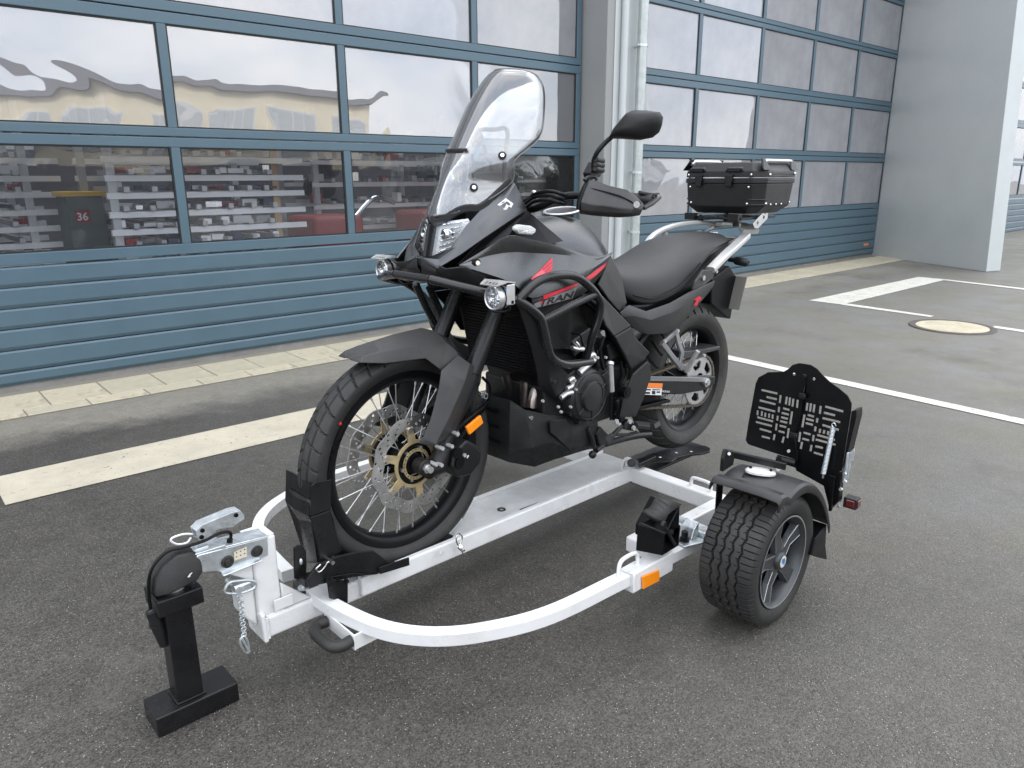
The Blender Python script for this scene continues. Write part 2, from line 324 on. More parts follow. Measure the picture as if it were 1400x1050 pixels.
# ================================================================== SETTING: ground
def ground_mat():
    m = bpy.data.materials.new('asphalt'); m.use_nodes = True; t = m.node_tree; b = t.nodes['Principled BSDF']; MT['asphalt'] = m
    L = t.links.new
    tc = N(t, 'ShaderNodeTexCoord'); P = tc.outputs['Object']
    def noise(sc, det=4., ro=.6, src=P): n = N(t, 'ShaderNodeTexNoise', Scale=sc, Detail=det, Roughness=ro); L(src, n.inputs['Vector']); return n.outputs['Fac']
    def rng(v, a, b_, c, d): r = N(t, 'ShaderNodeMapRange'); L(v, r.inputs[0]); [setattr(r.inputs[i+1], 'default_value', q) for i, q in enumerate((a, b_, c, d))]; return r.outputs[0]
    def math_(op, a, b_):
        n = N(t, 'ShaderNodeMath', operation=op)
        for i, q in enumerate((a, b_)):
            if isinstance(q, (int, float)): n.inputs[i].default_value = q
            else: L(q, n.inputs[i])
        return n.outputs[0]
    def mix(f, a, b_, bt='MIX'):
        n = N(t, 'ShaderNodeMix', data_type='RGBA', blend_type=bt)
        for i, q in ((0, f), (6, a), (7, b_)):
            if isinstance(q, (int, float)): n.inputs[i].default_value = q
            elif isinstance(q, tuple): n.inputs[i].default_value = (*q, 1)
            else: L(q, n.inputs[i])
        return n.outputs[2]
    dot = N(t, 'ShaderNodeVectorMath', operation='DOT_PRODUCT'); L(P, dot.inputs[0]); dot.inputs[1].default_value = WN
    dotu = N(t, 'ShaderNodeVectorMath', operation='DOT_PRODUCT'); L(P, dotu.inputs[0]); dotu.inputs[1].default_value = WU
    n_, u_ = dot.outputs['Value'], dotu.outputs['Value']
    # aggregate: grains in bitumen, a few pale chips
    vo = N(t, 'ShaderNodeTexVoronoi', Scale=235., Randomness=1.); L(P, vo.inputs['Vector'])
    grain = N(t, 'ShaderNodeSeparateColor'); L(vo.outputs['Color'], grain.inputs[0])
    g1 = rng(grain.outputs[0], 0, 1, .42, 1.65)
    chips = math_('MULTIPLY', rng(grain.outputs[1], .958, .966, 0, 1), rng(vo.outputs['Distance'], .25, .45, 1, 0))
    base = mix(rng(noise(.7, 5), .35, .65, 0, 1), (.052, .0475, .0415), (.068, .0625, .0550))
    base = mix(1., base, g1, 'MULTIPLY')
    base = mix(1., base, rng(noise(9, 6, .7), .3, .7, .80, 1.2), 'MULTIPLY')
    # dry dusty band that runs along the building, with a ragged edge
    rag = math_('ADD', n_, rng(noise(1.1, 6, .65), .3, .7, -.16, .16))
    rag = math_('ADD', rag, rng(noise(9, 5, .7), .3, .7, -.10, .10))
    dust = rng(rag, -2.85, -2.50, 1, 0)
    dustc = mix(rng(noise(14, 6, .7), .3, .7, 0, 1), (.19, .175, .145), (.27, .25, .21))
    dustc = mix(1., dustc, rng(grain.outputs[0], 0, 1, .8, 1.2), 'MULTIPLY')
    base = mix(math_('MULTIPLY', dust, .95), base, dustc)
    # dry, slightly mossy patch beyond the motorcycle, grazing sky sheen painted into its colour
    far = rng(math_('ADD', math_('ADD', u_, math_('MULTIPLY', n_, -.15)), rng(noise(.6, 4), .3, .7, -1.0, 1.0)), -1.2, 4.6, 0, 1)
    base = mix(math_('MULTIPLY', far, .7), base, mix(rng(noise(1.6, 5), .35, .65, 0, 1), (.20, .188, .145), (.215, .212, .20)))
    stain = math_('MULTIPLY', rng(noise(.55, 7, .7), .56, .66, 0, 1), .35)
    base = mix(stain, base, (.035, .033, .031))
    smear = math_('MULTIPLY', rng(noise(.9, 8, .75), .60, .70, 0, 1), .22)
    base = mix(smear, base, (.17, .155, .13))
    base = mix(chips, base, (.40, .36, .295))
    L(base, b.inputs['Base Color'])
    L(rng(noise(2.5, 5), .3, .7, .46, .70), b.inputs['Roughness']); b.inputs['Specular IOR Level'].default_value = .42
    h = math_('ADD', math_('MULTIPLY', rng(vo.outputs['Distance'], 0, .6, 1, 0), 1.), math_('MULTIPLY', noise(60, 4), .8))
    bp = N(t, 'ShaderNodeBump', Strength=.55, Distance=.004); L(h, bp.inputs['Height']); L(bp.outputs[0], b.inputs['Normal'])
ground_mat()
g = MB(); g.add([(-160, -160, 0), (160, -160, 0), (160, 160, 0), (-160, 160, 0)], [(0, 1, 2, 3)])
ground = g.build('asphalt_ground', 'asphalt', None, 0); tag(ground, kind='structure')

def line_mat():
    m = mat('line_paint', (.52, .47, .365), .6, 0, .5, 120, .10, 5, dirt=(.30, .27, .22, .55)); t = m.node_tree; b = t.nodes['Principled BSDF']
line_mat()
mat('line_paint2', (.62, .60, .53), .6, 0, .5, 120, .10, 5, dirt=(.32, .30, .27, .5))
wear(MT['line_paint'], (.10, .095, .085), .60, .66, 26); wear(MT['line_paint2'], (.12, .115, .105), .58, .64, 26)
def wquad(name, pts, m, parent, z=.004):
    q = MB(); q.add([Wp(u, n, z) for u, n in pts], [tuple(range(len(pts)))]); o = q.build(name, m, parent, 0); return o
# wide bar left, wide bar right, and thin bay lines
wquad('parking_line', [(-1.66, -2.155), (2.0, -2.15), (2.0, -1.755), (-1.66, -1.755)], 'line_paint', ground)
wquad('parking_line', [(6.05, -2.145), (9.06, -2.13), (9.06, -1.765), (6.05, -1.765)], 'line_paint2', ground)
wquad('parking_line', [(6.03, -1.765), (6.16, -1.765), (6.06, -.83), (5.96, -.83)], 'line_paint2', ground, .0042)
wquad('parking_line', [(5.82, -.25), (5.93, -.25), (5.6, 2.4), (5.5, 2.4)], 'line_paint2', ground)
wquad('parking_line', [(8.94, -1.765), (9.06, -1.765), (8.76, -.2), (8.3, 2.4), (8.2, 2.4), (8.62, -.2)], 'line_paint2', ground, .0042)
wquad('parking_line', [(3.27, -4.0+1.9), (3.17, -2.1), (2.943, -1.202), (2.84, .82), (2.78, 2.6), (2.88, 2.6), (2.95, .80), (3.069, -1.285)], 'line_paint2', ground, .0042)

# paving along the wall: two courses of slabs
mat('concrete', (.50, .445, .325), .8, 0, .5, 90, .14, 6, dirt=(.20, .18, .14, .5)); mat('concrete2', (.45, .405, .30), .8, 0, .5, 90, .14, 6, dirt=(.19, .17, .13, .5)); mat('joint', (.22, .20, .16), .9)
pv = MB()
for a, b in ((-6, 11.3),):
    pts = [(a, N0), (b, N0), (b, -3.135), (a, -3.135)]; pv.prism([Wp(u, n, .002) for u, n in pts], (0, 0, .004))
pave = pv.build('pavement', 'joint', None, 0); tag(pave, kind='structure')
sl = {}
def slab(u0, u1, n0, n1, k):
    key = (round(u1-u0, 3), round(n1-n0, 3), k)
    if key not in sl:
        b = MB(); b.box((0, 0, 0), (u1-u0, n1-n0, .03)); o = b.build('slab', 'concrete' if k else 'concrete2', pave, 0, .003, 1); sl[key] = o.data; first = o
    else:
        o = bpy.data.objects.new('slab', sl[key]); COL.objects.link(o); attach(o, pave)
        md = o.modifiers.new('bevel', 'BEVEL'); md.width = .003; md.segments = 1
    c = Wp((u0+u1)/2, (n0+n1)/2, -.004+random.uniform(-.0015, .002)); o.matrix_basis = Matrix.Translation(c) @ Matrix.Rotation(WA, 4, 'Z') @ Matrix.Rotation(random.uniform(-.004, .004), 4, 'X')
i = 0; u = -2.58
while u < 11.2:
    slab(u+.003, u+.337, -3.69, -3.295, random.random() < .6)
    slab(u+.003-.15, u+.337-.15, -3.289, -3.14, random.random() < .5); u += .343
mh = thing('manhole_cover', 'round concrete filled manhole cover with dark iron rim set in the asphalt', 'manhole cover', tuple(Wp(5.58, -.50, 0)))
q = MB(); q.lathe([(.001, .30), (.007, .302), (.011, .315), (.011, .355), (.007, .36), (.001, .362)], Wp(5.58, -.50, 0), 'z', 48); q.build('iron_rim', mat('iron', (.10, .085, .075), .6, .4, .3, 80, .3, 14) and 'iron', mh)
wear(MT['concrete'], (.24, .215, .175), .56, .68, 9)
q = MB(); q.lathe([(.001, 0.001), (.001, .303), (.009, .299), (.009, .001)], Wp(5.58, -.50, 0), 'z', 48, closed=False); q.build('concrete_lid', 'concrete', mh)

# ================================================================== BUILDING
mat('door_blue', (.072, .124, .160), .40, 0, .06, 30, .05, 3, rvar=.06, coat=.1)
mat('door_blue_groove', (.03, .05, .062), .6); mat('gasket', (.012, .012, .013), .6)
mat('clad_shaded', (.27, .275, .27), .45, .1, .03, 12, .04, 2.5); mat('clad', (.50, .52, .515), .42, .25, .03, 12, .04, 2.5, rvar=.05); mat('clad_light', (.50, .53, .53), .45, .1, .03, 20, .04, 3); mat('pipe', (.46, .495, .485), .42, .55, .12, 25, .16, 12, rvar=.1)
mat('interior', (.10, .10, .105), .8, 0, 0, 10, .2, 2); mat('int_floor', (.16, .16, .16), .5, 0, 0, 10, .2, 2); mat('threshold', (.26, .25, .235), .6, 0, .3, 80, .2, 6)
bld = thing('garage_building', 'grey clad workshop building with tall glazed blue grey sectional doors', 'building', tuple(Wp(4.3, N0, 0)))
WR = Matrix.Rotation(WA, 3, 'Z')
def wbox(mb, u0, u1, n0, n1, z0, z1, mi=0):
    mb.box(Wp((u0+u1)/2, (n0+n1)/2, (z0+z1)/2), (abs(u1-u0), abs(n1-n0), z1-z0), WR, mi); return mb
ROWS = [(.900, 1.573), (1.704, 2.377), (2.523, 3.196), (3.306, 3.98), (4.09, 4.76)]
CUTS = [.822, 1.642, 2.455, 3.255, 4.035, 4.84]
PIT = 1.36
pane_me = {}
def sect_door(u_left, npan, kinds):
    """sectional door: ribbed bottom panels, then glazed sections"""
    u_right = u_left+npan*PIT
    b = MB(); wbox(b, u_left-.02, u_right+.02, N0-.055, N0-.03, -.01, .085); d = b.build('sectional_door', 'threshold', bld, 0, .004, 1)
    # ribs
    zl = [.045, .135, .279, .417, .551, .685, .818]
    for k in range(6):
        b = MB(); z0, z1 = zl[k]+.003, zl[k+1]-.003; prof = [(N0-.045, z0), (N0-.013, z0), (N0-.010, z0+.006), (N0, z0+.022), (N0, z1-.012), (N0-.009, z1-.001), (N0-.045, z1)]
        ra = [Wp(u_left-.03, n, z) for n, z in prof]; rb = [Wp(u_right+.03, n, z) for n, z in prof]
        b.loft([ra, rb]); b.build('panel', 'door_blue', d, 25)
    for r, (z0, z1) in enumerate(ROWS):
        c0, c1 = CUTS[r]+.004, CUTS[r+1]-.004
        b = MB()
        wbox(b, u_left-.03, u_right+.03, N0-.045, N0, c0, z0); wbox(b, u_left-.03, u_right+.03, N0-.045, N0, z1, c1)
        for k in range(npan+1):
            u = u_left+k*PIT; w = .031
            wbox(b, u-w if k else u-.03, u+w if k < npan else u+.03, N0-.045, N0-.0015, z0, z1)
        fo = b.build('section_frame', 'door_blue', d, 0, .004, 2)
        b = MB()
        for k in range(npan):
            ua, ub = u_left+k*PIT+.031, u_left+(k+1)*PIT-.031
            for (p, q_, s, e) in ((ua, ua+.010, z0, z1), (ub-.010, ub, z0, z1), (ua+.010, ub-.010, z0, z0+.010), (ua+.010, ub-.010, z1-.010, z1)): wbox(b, p, q_, N0-.032, N0-.008, s, e)
        b.build('gasket', 'gasket', fo, 0)
        for k in range(npan):
            if kinds[r] not in pane_me:
                b = MB(); b.box((0, 0, 0), (PIT-.08, .004, z1-z0-.015)); po = b.build('pane', kinds[r], d, 0); pane_me[kinds[r]] = po.data
            else:
                po = bpy.data.objects.new('pane', pane_me[kinds[r]]); COL.objects.link(po); attach(po, d)
            po.matrix_basis = Matrix.Translation(Wp(u_left+(k+.5)*PIT, N0-.02, (z0+z1)/2)) @ Matrix.Rotation(WA, 4, 'Z') @ Matrix.Rotation(random.uniform(-.006, .006), 4, 'X') @ Matrix.Rotation(random.uniform(-.006, .006), 4, 'Z')
    return d
HZ = ['pane_hazy']*5
dL = sect_door(-.117-PIT*2, 5, ['pane_clear', 'pane']+['pane_hazy']*3); dR = sect_door(4.66, 5, ['pane_wavy']*5); dF = sect_door(14.8, 5, HZ); dG = sect_door(22.6, 5, HZ)
# small plate by the right door's lower corner
b = MB(); wbox(b, 11.02, 11.2, N0+.0005, N0+.003, .20, .235); b.build('maker_plate', 'sticker_orange', bld, 0)
# lintel / wall above, piers, jambs
b = MB(); wbox(b, -8, 42, N0-.3, N0+.06, 4.86, 7.5); b.build('lintel_wall', 'clad', bld, 0)
b = MB(); wbox(b, -8, -2.87, N0-.3, N0+.05, 0, 4.86); b.build('wall', 'clad', bld, 0)
for ua_, ub_ in ((11.91, 14.76), (21.64, 22.56), (29.44, 42)): b = MB(); wbox(b, ua_, ub_, N0-.3, N0+.05, 0, 4.86); b.build('wall', 'clad', bld, 0)
b = MB(); b.prism([Wp(4.02, -3.86, 0), Wp(4.02, -3.475, 0), Wp(4.60, -3.475, 0), Wp(4.60, -3.86, 0)], (0, 0, 4.859)); pr = b.build('pier', 'clad_shaded', bld, 0, .006, 2)  # side face: its shade is put into this darker cladding colour
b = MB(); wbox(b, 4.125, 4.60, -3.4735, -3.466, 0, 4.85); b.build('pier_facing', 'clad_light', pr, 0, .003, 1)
b = MB(); lo = [(11.47, -3.86), (10.36, -1.70), (10.62, -1.60), (11.9, -3.86)]; hi = [(11.47, -3.86), (10.57, -2.11), (10.83, -2.01), (11.9, -3.86)]
b.loft([[Wp(u, n, 0) for u, n in lo], [Wp(u, n, 7.6) for u, n in hi]]); fin = b.build('pier', 'clad', bld, 0, .008, 2); fin['label'] = 'broad projecting grey pier at the door corner'
b = MB(); L0, L1 = [(10.36, -1.70), (10.62, -1.60)], [(10.57, -2.11), (10.83, -2.01)]
nn = Vector((WN.x*.93+WU.x*-.36, WN.y*.93+WU.y*-.36, 0))*.004
b.loft([[Wp(*L0[0], .01)+nn, Wp(*L0[1], .01)+nn, Wp(*L0[1], .01)-nn, Wp(*L0[0], .01)-nn], [Wp(*L1[0], 7.5)+nn, Wp(*L1[1], 7.5)+nn, Wp(*L1[1], 7.5)-nn, Wp(*L1[0], 7.5)-nn]]); b.build('pier_edge', 'clad_light', fin, 0)
# rain downpipe with clamps
pu, pn = 4.44, -3.375
b = MB(); b.tube([Wp(pu, pn, 0), Wp(pu, pn, 4.85)], .052, 24); dp = b.build('downpipe', 'pipe', bld, 60)
b = MB(); b.tube([Wp(pu-.21, pn-.055, 0), Wp(pu-.21, pn-.055, 4.85)], .036, 20); b.build('conduit', 'clad_light', bld, 60)
for z in (.78, 1.4, 2.64):
    b = MB(); b.lathe([(z-.012, .0525), (z-.012, .056), (z+.012, .056), (z+.012, .0525)], Wp(pu, pn, 0), 'z', 28); wbox(b, pu-.085, pu-.055, pn-.012, pn+.012, z-.012, z+.012); wbox(b, pu-.075, pu-.06, pn+.012, pn+.028, z-.006, z+.006)
    wbox(b, pu-.011, pu+.011, -3.466, pn-.05, z-.011, z+.011); b.build('clamp', 'zinc', dp, 40)
b = MB(); b.lathe([(.30, .0525), (.30, .058), (.36, .058), (.36, .0525)], Wp(pu, pn, 0), 'z', 28); b.build('pipe_sleeve', 'pipe', dp, 40)
# inside: floor, walls, ceiling of the workshop
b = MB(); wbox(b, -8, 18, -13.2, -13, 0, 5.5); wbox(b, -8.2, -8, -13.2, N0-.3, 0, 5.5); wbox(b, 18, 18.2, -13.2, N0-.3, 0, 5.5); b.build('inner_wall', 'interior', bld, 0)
for k in range(8):      # flat roof decks; unseen glazed strips between them added to brighten the racks
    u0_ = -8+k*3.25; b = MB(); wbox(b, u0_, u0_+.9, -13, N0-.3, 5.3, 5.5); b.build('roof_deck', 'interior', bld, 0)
    b = MB(); wbox(b, u0_+.9, u0_+3.25, -13, N0-.3, 5.38, 5.40); b.build('added_glazing', 'lens', bld, 0)
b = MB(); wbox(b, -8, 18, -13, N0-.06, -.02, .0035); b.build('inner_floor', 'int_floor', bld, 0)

# ------------------------------------------------------------------ things seen through the glass
mat('rack_blue', (.05, .07, .12), .5); mat('bar_white', (.85, .85, .84), .4); mat('rack_zinc', (.45, .46, .47), .45, .5); mat('wood', (.42, .29, .16), .7); mat('dark_red', (.28, .015, .02), .4); mat('bin_green', (.10, .13, .12), .6); mat('yellow', (.7, .42, .03), .5)
def rack(u0, u1, n0, lev, label, seed, wood=False):
    rnd = random.Random(seed); t = thing('storage_rack', label, 'rack', tuple(Wp((u0+u1)/2, n0, 0)), 'racks inside the workshop')
    for u in (u0, u1):
        for n in (n0, n0-.9):
            b = MB(); wbox(b, u-.03, u+.03, n-.03, n+.03, .004, lev[-1]+.35); b.build('post', 'wood' if wood and u == u1 and n == n0 else 'rack_zinc', t, 0)
    for z in lev:
        for n in (n0+.035, n0-.9):
            b = MB(); wbox(b, u0-.05, u1+.25, n-.02, n+.02, z, z+.045); b.build('beam', 'bar_white', t, 0)
    for z in lev:
        for k in range(9):
            if rnd.random() < .2: continue
            cl = rnd.choice(('rack_zinc', 'bar_white', 'rack_zinc', 'dark_red', 'rack_blue', 'bar_white', 'chrome')); w_, h_ = rnd.uniform(.04, .16), rnd.uniform(.02, .065) if lev[1]-lev[0] < .2 else rnd.uniform(.03, .11)
            if ('it', cl) not in sl: q0 = MB(); q0.box((0, 0, 0), (1, 1, 1)); it = q0.build('stored_part', cl, t, 0); sl[('it', cl)] = it.data
            else: it = bpy.data.objects.new('stored_part', sl[('it', cl)]); COL.objects.link(it); attach(it, t)
            it.matrix_basis = Matrix.Translation(Wp(u0+(u1-u0)*(k+.5)/9+rnd.uniform(-.05, .05), n0-.02+rnd.uniform(-.1, .05), z+.062+h_/2)) @ Matrix.Rotation(WA+rnd.uniform(-.4, .4), 4, 'Z') @ Matrix.Diagonal((w_, .12, h_, 1))
    for z in lev:
        b = MB()
        for k in range(7):
            u = u0+(u1-u0)*(k+.5)/7+rnd.uniform(-.05, .05); wbox(b, u-.02, u+.02, n0-.85, n0+.1, z+.052, z+.09)
        b.build('cross_bars', 'rack_zinc', t, 0)
        for k in range(2 if lev[1]-lev[0] > .2 else 0):
            u = u0+rnd.uniform(.05, .9)*(u1-u0); w = rnd.uniform(.12, .3); b = MB(); b.lathe([(-.05, .03), (-.05, .10), (-.03, .13), (.03, .13), (.05, .10), (.05, .03)], Wp(u, n0-.3, z+.235), 'y', 18); b.build('stored_wheel', 'rubber', t, 40)
LEV = [.55, .78, 1.02, 1.26, 1.5, 1.74]
LV1 = [.53, .665, .80, .935, 1.068, 1.21, 1.34, 1.48, 1.62]
rack(-.40, .90, -4.5, LV1, 'storage rack of white beams with a wooden post behind the glass', 3, True)
rack(-2.5, -.80, -5.5, LV1, 'storage rack full of stacked silver frames beside the numbered bin', 5)
rack(2.0, 3.7, -5.9, LEV, 'storage rack standing deepest inside behind the windscreen', 8)
rack(6.2, 9.6, -8.6, LEV[:4], 'long storage rack inside behind the top case', 9)
bt = thing('storage_bin', 'grey green storage bin with yellow rim and red number 36', 'bin', tuple(Wp(-.48, -5.2, 0)))
b = MB(); wbox(b, -.62, -.335, -5.4, -5.05, .004, 1.22); b.build('body', 'bin_green', bt, 0, .01)
b = MB(); wbox(b, -.64, -.315, -5.42, -5.03, 1.222, 1.26); b.build('rim', 'yellow', bt, 0, .005)
b = MB(); wbox(b, -.565, -.455, -5.0495, -5.045, 1.015, 1.115); sg = b.build('number_sign', 'dark_red', bt, 0)
vs, fs = text2d('36', .085, bold=.002); M = frame(Wp(-.557, -5.043, 1.035), WU, (0, 0, 1)); b = MB(); b.add(vs, fs, 0, M); b.build('number', 'decal_white', sg, 0, recalc=False)
def machine(u, n, label, colr, sd):
    rnd = random.Random(sd); t = thing('workshop_machine', label, 'machine', tuple(Wp(u, n, 0)))
    b = MB(); wbox(b, u-.5, u+.5, n-.4, n+.4, .1, .55); wbox(b, u-.35, u+.2, n-.3, n+.3, .55, 1.0); b.build('body', colr, t, 0, .05, 3)
    for s in (-1, 1):
        for e in (-1, 1):
            b = MB(); b.lathe([(-.05, .04), (-.05, .15), (.05, .15), (.05, .04)], Wp(u+s*.38, n+e*.42, .155), 'y', 20); b.build('wheel', 'rubber', t, 40)
    b = MB(); b.tube([Wp(u+.2, n, .9), Wp(u+.5, n, 1.15), Wp(u+.75, n, 1.1)], .025, 8, 4); b.build('handle', 'chrome', t)
machine(3.15, -5.3, 'dark red workshop machine with chrome handle behind the windscreen', 'dark_red', 1)
machine(1.75, -5.1, 'dark red workshop machine beside the wooden rack post', 'dark_red', 3)
machine(10.4, -5.6, 'pale red workshop machine behind the panes by the broad pier', 'dark_red', 2)
fe = thing('fire_extinguisher', 'red fire extinguisher hung inside beside the door jamb', 'fire extinguisher', tuple(Wp(4.2, -4.5, 1.7)))
b = MB(); c = Wp(4.22, -4.55, 0); b.lathe([(1.72, .001), (1.72, .06), (1.98, .06), (2.02, .03), (2.04, .015), (2.04, .001)], c, 'z', 20, closed=False); b.build('cylinder', mat('ext_red', (.5, .02, .02), .35) and 'ext_red', fe, 50)
b = MB(); wbox(b, 4.19, 4.25, -4.57, -4.53, 2.04, 2.08); b.tube([c+Vector((0, 0, 2.05)), c+WN*.08+Vector((0, 0, 1.98)), c+WN*.075+Vector((0, 0, 1.8))], .012, 8, 4); b.build('valve', 'black', fe)
b = MB(); wbox(b, 4.1, 4.35, -4.62, -4.60, 1.4, 2.5); wbox(b, 4.15, 4.3, -4.61, N0-.31, 2.44, 2.5); b.build('bracket', 'interior', fe, 0)

# ------------------------------------------------------------------ across the yard (seen in the panes)
mat('cream', (.80, .72, .53), .7, 0, .1, 20, .08, 1.); mat('dark_trim', (.07, .075, .08), .5); mat('van_white', (.7, .7, .7), .3, coat=.5); mat('win_dark', (.04, .045, .05), .08, 0); mat('roof_grey', (.22, .22, .23), .7); mat('hedge', (.035, .045, .02), .8, 0, .8, 14, .5, 7); mat('bark', (.05, .042, .035), .9)
def warehouse(u0, u1, n, h, label, wall):
    t = thing('warehouse', label, 'building', tuple(Wp((u0+u1)/2, n, 0)))
    b = MB(); wbox(b, u0, u1, n, n+12, 0, h); b.build('wall', wall, t, 0)
    b = MB(); wbox(b, u0-.3, u1+.3, n-.35, n+12.3, h+.002, h+.35); b.build('roof', 'roof_grey', t, 0)
    b = MB(); wbox(b, u0-.02, u1+.02, n-.05, n-.002, .0, 1.9); b.build('plinth', 'dark_trim', t, 0)
    k = int((u1-u0)//3.2)
    for i in range(k):
        u = u0+(u1-u0)*(i+.5)/k; b = MB(); wbox(b, u-1.2, u+1.2, n-.08, n-.01, 2.6, h-.9); w = b.build('window', 'van_white', t, 0)
        for j in range(3):
            b = MB(); wbox(b, u-1.15+j*.78, u-1.15+j*.78+.7, n-.09, n-.082, 2.68, h-1.0); b.build('window_pane', 'clad_light', w, 0)
warehouse(-7, 22, 30, 5.4, 'cream warehouse with white framed windows across the yard', 'cream')
warehouse(-46, -16, 33, 5.2, 'low pale warehouse across the yard', 'clad_light')
warehouse(32, 70, 46, 3.4, 'long pale warehouse across the yard', 'clad_light')
def van(u, n, label, body):
    t = thing('parked_van', label, 'van', tuple(Wp(u, n, 0)), 'vans parked across the yard')
    pr = [(0, .35), (0, 1.0), (.5, 1.15), (1.1, 1.9), (4.8, 2.0), (4.9, .35)]
    b = MB(); b.prism([Wp(u+a, n, z) for a, z in pr], WN*1.9); b.build('body', body, t, 0, .08, 3)
    b = MB(); b.prism([Wp(u+a, n-.006, z) for a, z in ((.62, 1.18), (1.18, 1.78), (1.9, 1.8), (1.9, 1.18))], WN*.004); b.build('side_window', 'win_dark', t, 0)
    for a in (.9, 4.0):
        for m_ in (-.02, 1.72):
            b = MB(); b.lathe([(0, .1), (0, .33), (.2, .33), (.2, .1)], Wp(u+a, n+m_, .333), 'y', 22); b.build('wheel', 'rubber', t, 40)
for u, n, l, m_ in ((-9, 17, 'white van parked across the yard', 'van_white'), (-2.4, 17.5, 'dark grey van parked across the yard', 'dark_trim'), (9, 20, 'black van parked across the yard', 'black')): van(u, n, l, m_)
def hedge(u0, u1, n, label, sd):
    rnd = random.Random(sd); t = thing('hedge', label, 'hedge', tuple(Wp((u0+u1)/2, n, 0)), 'hedges across the yard'); b = MB()
    for i in range(2600):
        p = Wp(rnd.uniform(u0, u1), n+rnd.uniform(-.5, .5), rnd.uniform(.05, 1.7)+rnd.random()**3*.5); a = Vector((rnd.gauss(0, 1), rnd.gauss(0, 1), rnd.gauss(0, 1))).normalized()*.13; c_ = a.orthogonal().normalized()*.09
        b.add([p-a, p+c_, p+a, p-c_], [(0, 1, 2, 3)])
    b.build('foliage', 'hedge', t, 0, recalc=False)
    for k in range(6):
        u = u0+(u1-u0)*(k+.5)/6; b = MB(); b.tube([Wp(u, n, 0), Wp(u+.1, n, .8), Wp(u, n+.1, 1.5)], .04, 6); b.build('stem', 'bark', t)
hedge(-16, -4, 22, 'dark clipped hedge in front of the cream warehouse', 1); hedge(18, 30, 22, 'dark clipped hedge between the far warehouses', 2)
# ================================================================== TRAILER
trl = thing('motorcycle_trailer', 'white tubular motorcycle trailer with curved hoop frame and black wheel chock', 'trailer', (.2, 0, 0))
TA = R(-2.0)
def Tp(x, y, z): c, s = math.cos(TA), math.sin(TA); return Vector((x*c-y*s, x*s+y*c, z))
def Tl(p): c, s = math.cos(-TA), math.sin(-TA); return Vector((p[0]*c-p[1]*s, p[0]*s+p[1]*c, p[2]))
YM = -.03                                     # trailer's lateral middle
def fy(p): q = Tl(p); return Tp(q.x, 2*YM-q.y, q.z)     # mirrored to the far side
TR3 = Matrix.Rotation(TA, 3, 'Z')
def tbox(mb, x0, x1, y0, y1, z0, z1, mi=0): return mb.box(Tp((x0+x1)/2, (y0+y1)/2, (z0+z1)/2), (x1-x0, y1-y0, z1-z0), TR3, mi)
ZB0, ZT = .158, .221; HO = .046
# loading channel
b = MB(); tbox(b, .46, .99, -.086, .0915, .160, .1675)
fa_, fb2_ = Tl(V('ZM', 165, 432, z=.212)), Tl(V('ZM', 262, 270, z=.212))
b.prism([Tp(-.33, -.0885, .206), Tp(-.33, .0915, .206), Tp(fa_.x, .0915, .206), Tp(fb2_.x, -.0885, .206)], (0, 0, .006)); ch = b.build('wheel_channel', 'galv', trl, 0, .001, 1)
b = MB(); tbox(b, -.33, 1.0, .092, .116, ZB0, ZT); b.build('side_rail', 'white', ch, 0, .006, 3)
b = MB()
prof = [(-.093, ZB0+.004), (-.093, ZT+.004), (-.089, ZT+.004), (-.089, ZB0+.004)]
b.loft([[Tp(x, y, z) for y, z in prof] for x in (-.33, .42)]); b.build('side_lip', 'white', ch, 20)
b = MB(); b.lathe([(.0002, .008), (.0002, .016), (.0025, .015), (.0025, .008)], V('ZM', 400, 308, z=.2125), 'z', 20); b.build('drain_hole', 'rubber', ch)
b = MB(); b.prism([V('ZM', *p, z=.2124) for p in ((478, 308), (560, 278), (575, 286), (495, 318))], (0, 0, .002)); b.build('slot', 'black', ch, 0)
# curved hoop frame
near = [(1.135, .02), (1.118, .20), (1.078, .355), (1.0, .468), (.88, .548), (.705, .606), (.433, .625), (.05, .640)]
hp = catmull([Tp(x, y, 0) for x, y in near], 8)
far_ = catmull([Tp(x, 2*YM-y, 0) for x, y in near], 8)
def rprof(w, h, r=.006):
    o = []
    for sx, sy, a0 in ((1, 1, 0), (-1, 1, 90), (-1, -1, 180), (1, -1, 270)):
        for k in range(3): a = R(a0+45*k); o.append((sx*(w/2-r)+r*math.cos(a), sy*(h/2-r)+r*math.sin(a)))
    return o
b = MB()
for path in (hp, far_): b.sweep([Vector((p.x, p.y, .202)) for p in path], rprof(.039, .037, .0022), up=(0, 0, 1))
hoop = b.build('hoop_frame', 'white', trl, 15)
# welded hitch beam, riser, gusset
b = MB(); tbox(b, .93, 1.285, -.045+HO, .052+HO, .143, .208); hb = b.build('hitch_beam', 'white', trl, 0, .008, 3)
b = MB(); b.loft([[Tp(1.286, -.05+HO, .135), Tp(1.286, .058+HO, .135), Tp(1.290, .058+HO, .225), Tp(1.290, -.05+HO, .225)], [Tp(1.300, -.05+HO, .135), Tp(1.300, .058+HO, .135), Tp(1.304, .058+HO, .225), Tp(1.304, -.05+HO, .225)]]); b.build('end_plate', 'white', hb, 0, .006, 2)
b = MB(); tbox(b, 1.235, 1.303, -.038+HO, .042+HO, .205, .438); rs = b.build('riser_post', 'white', trl, 0, .007, 3)
b = MB(); tbox(b, 1.2375, 1.3005, -.0355+HO, .0395+HO, .4382, .441); b.build('riser_cap', 'white', rs, 0, .001, 1)
b = MB(); b.prism([Tp(1.304, .036+HO, .372), Tp(1.375, .036+HO, .372), Tp(1.304, .036+HO, .32)], Tp(0, -.07, 0)); b.build('gusset', 'white', rs, 0, .002)
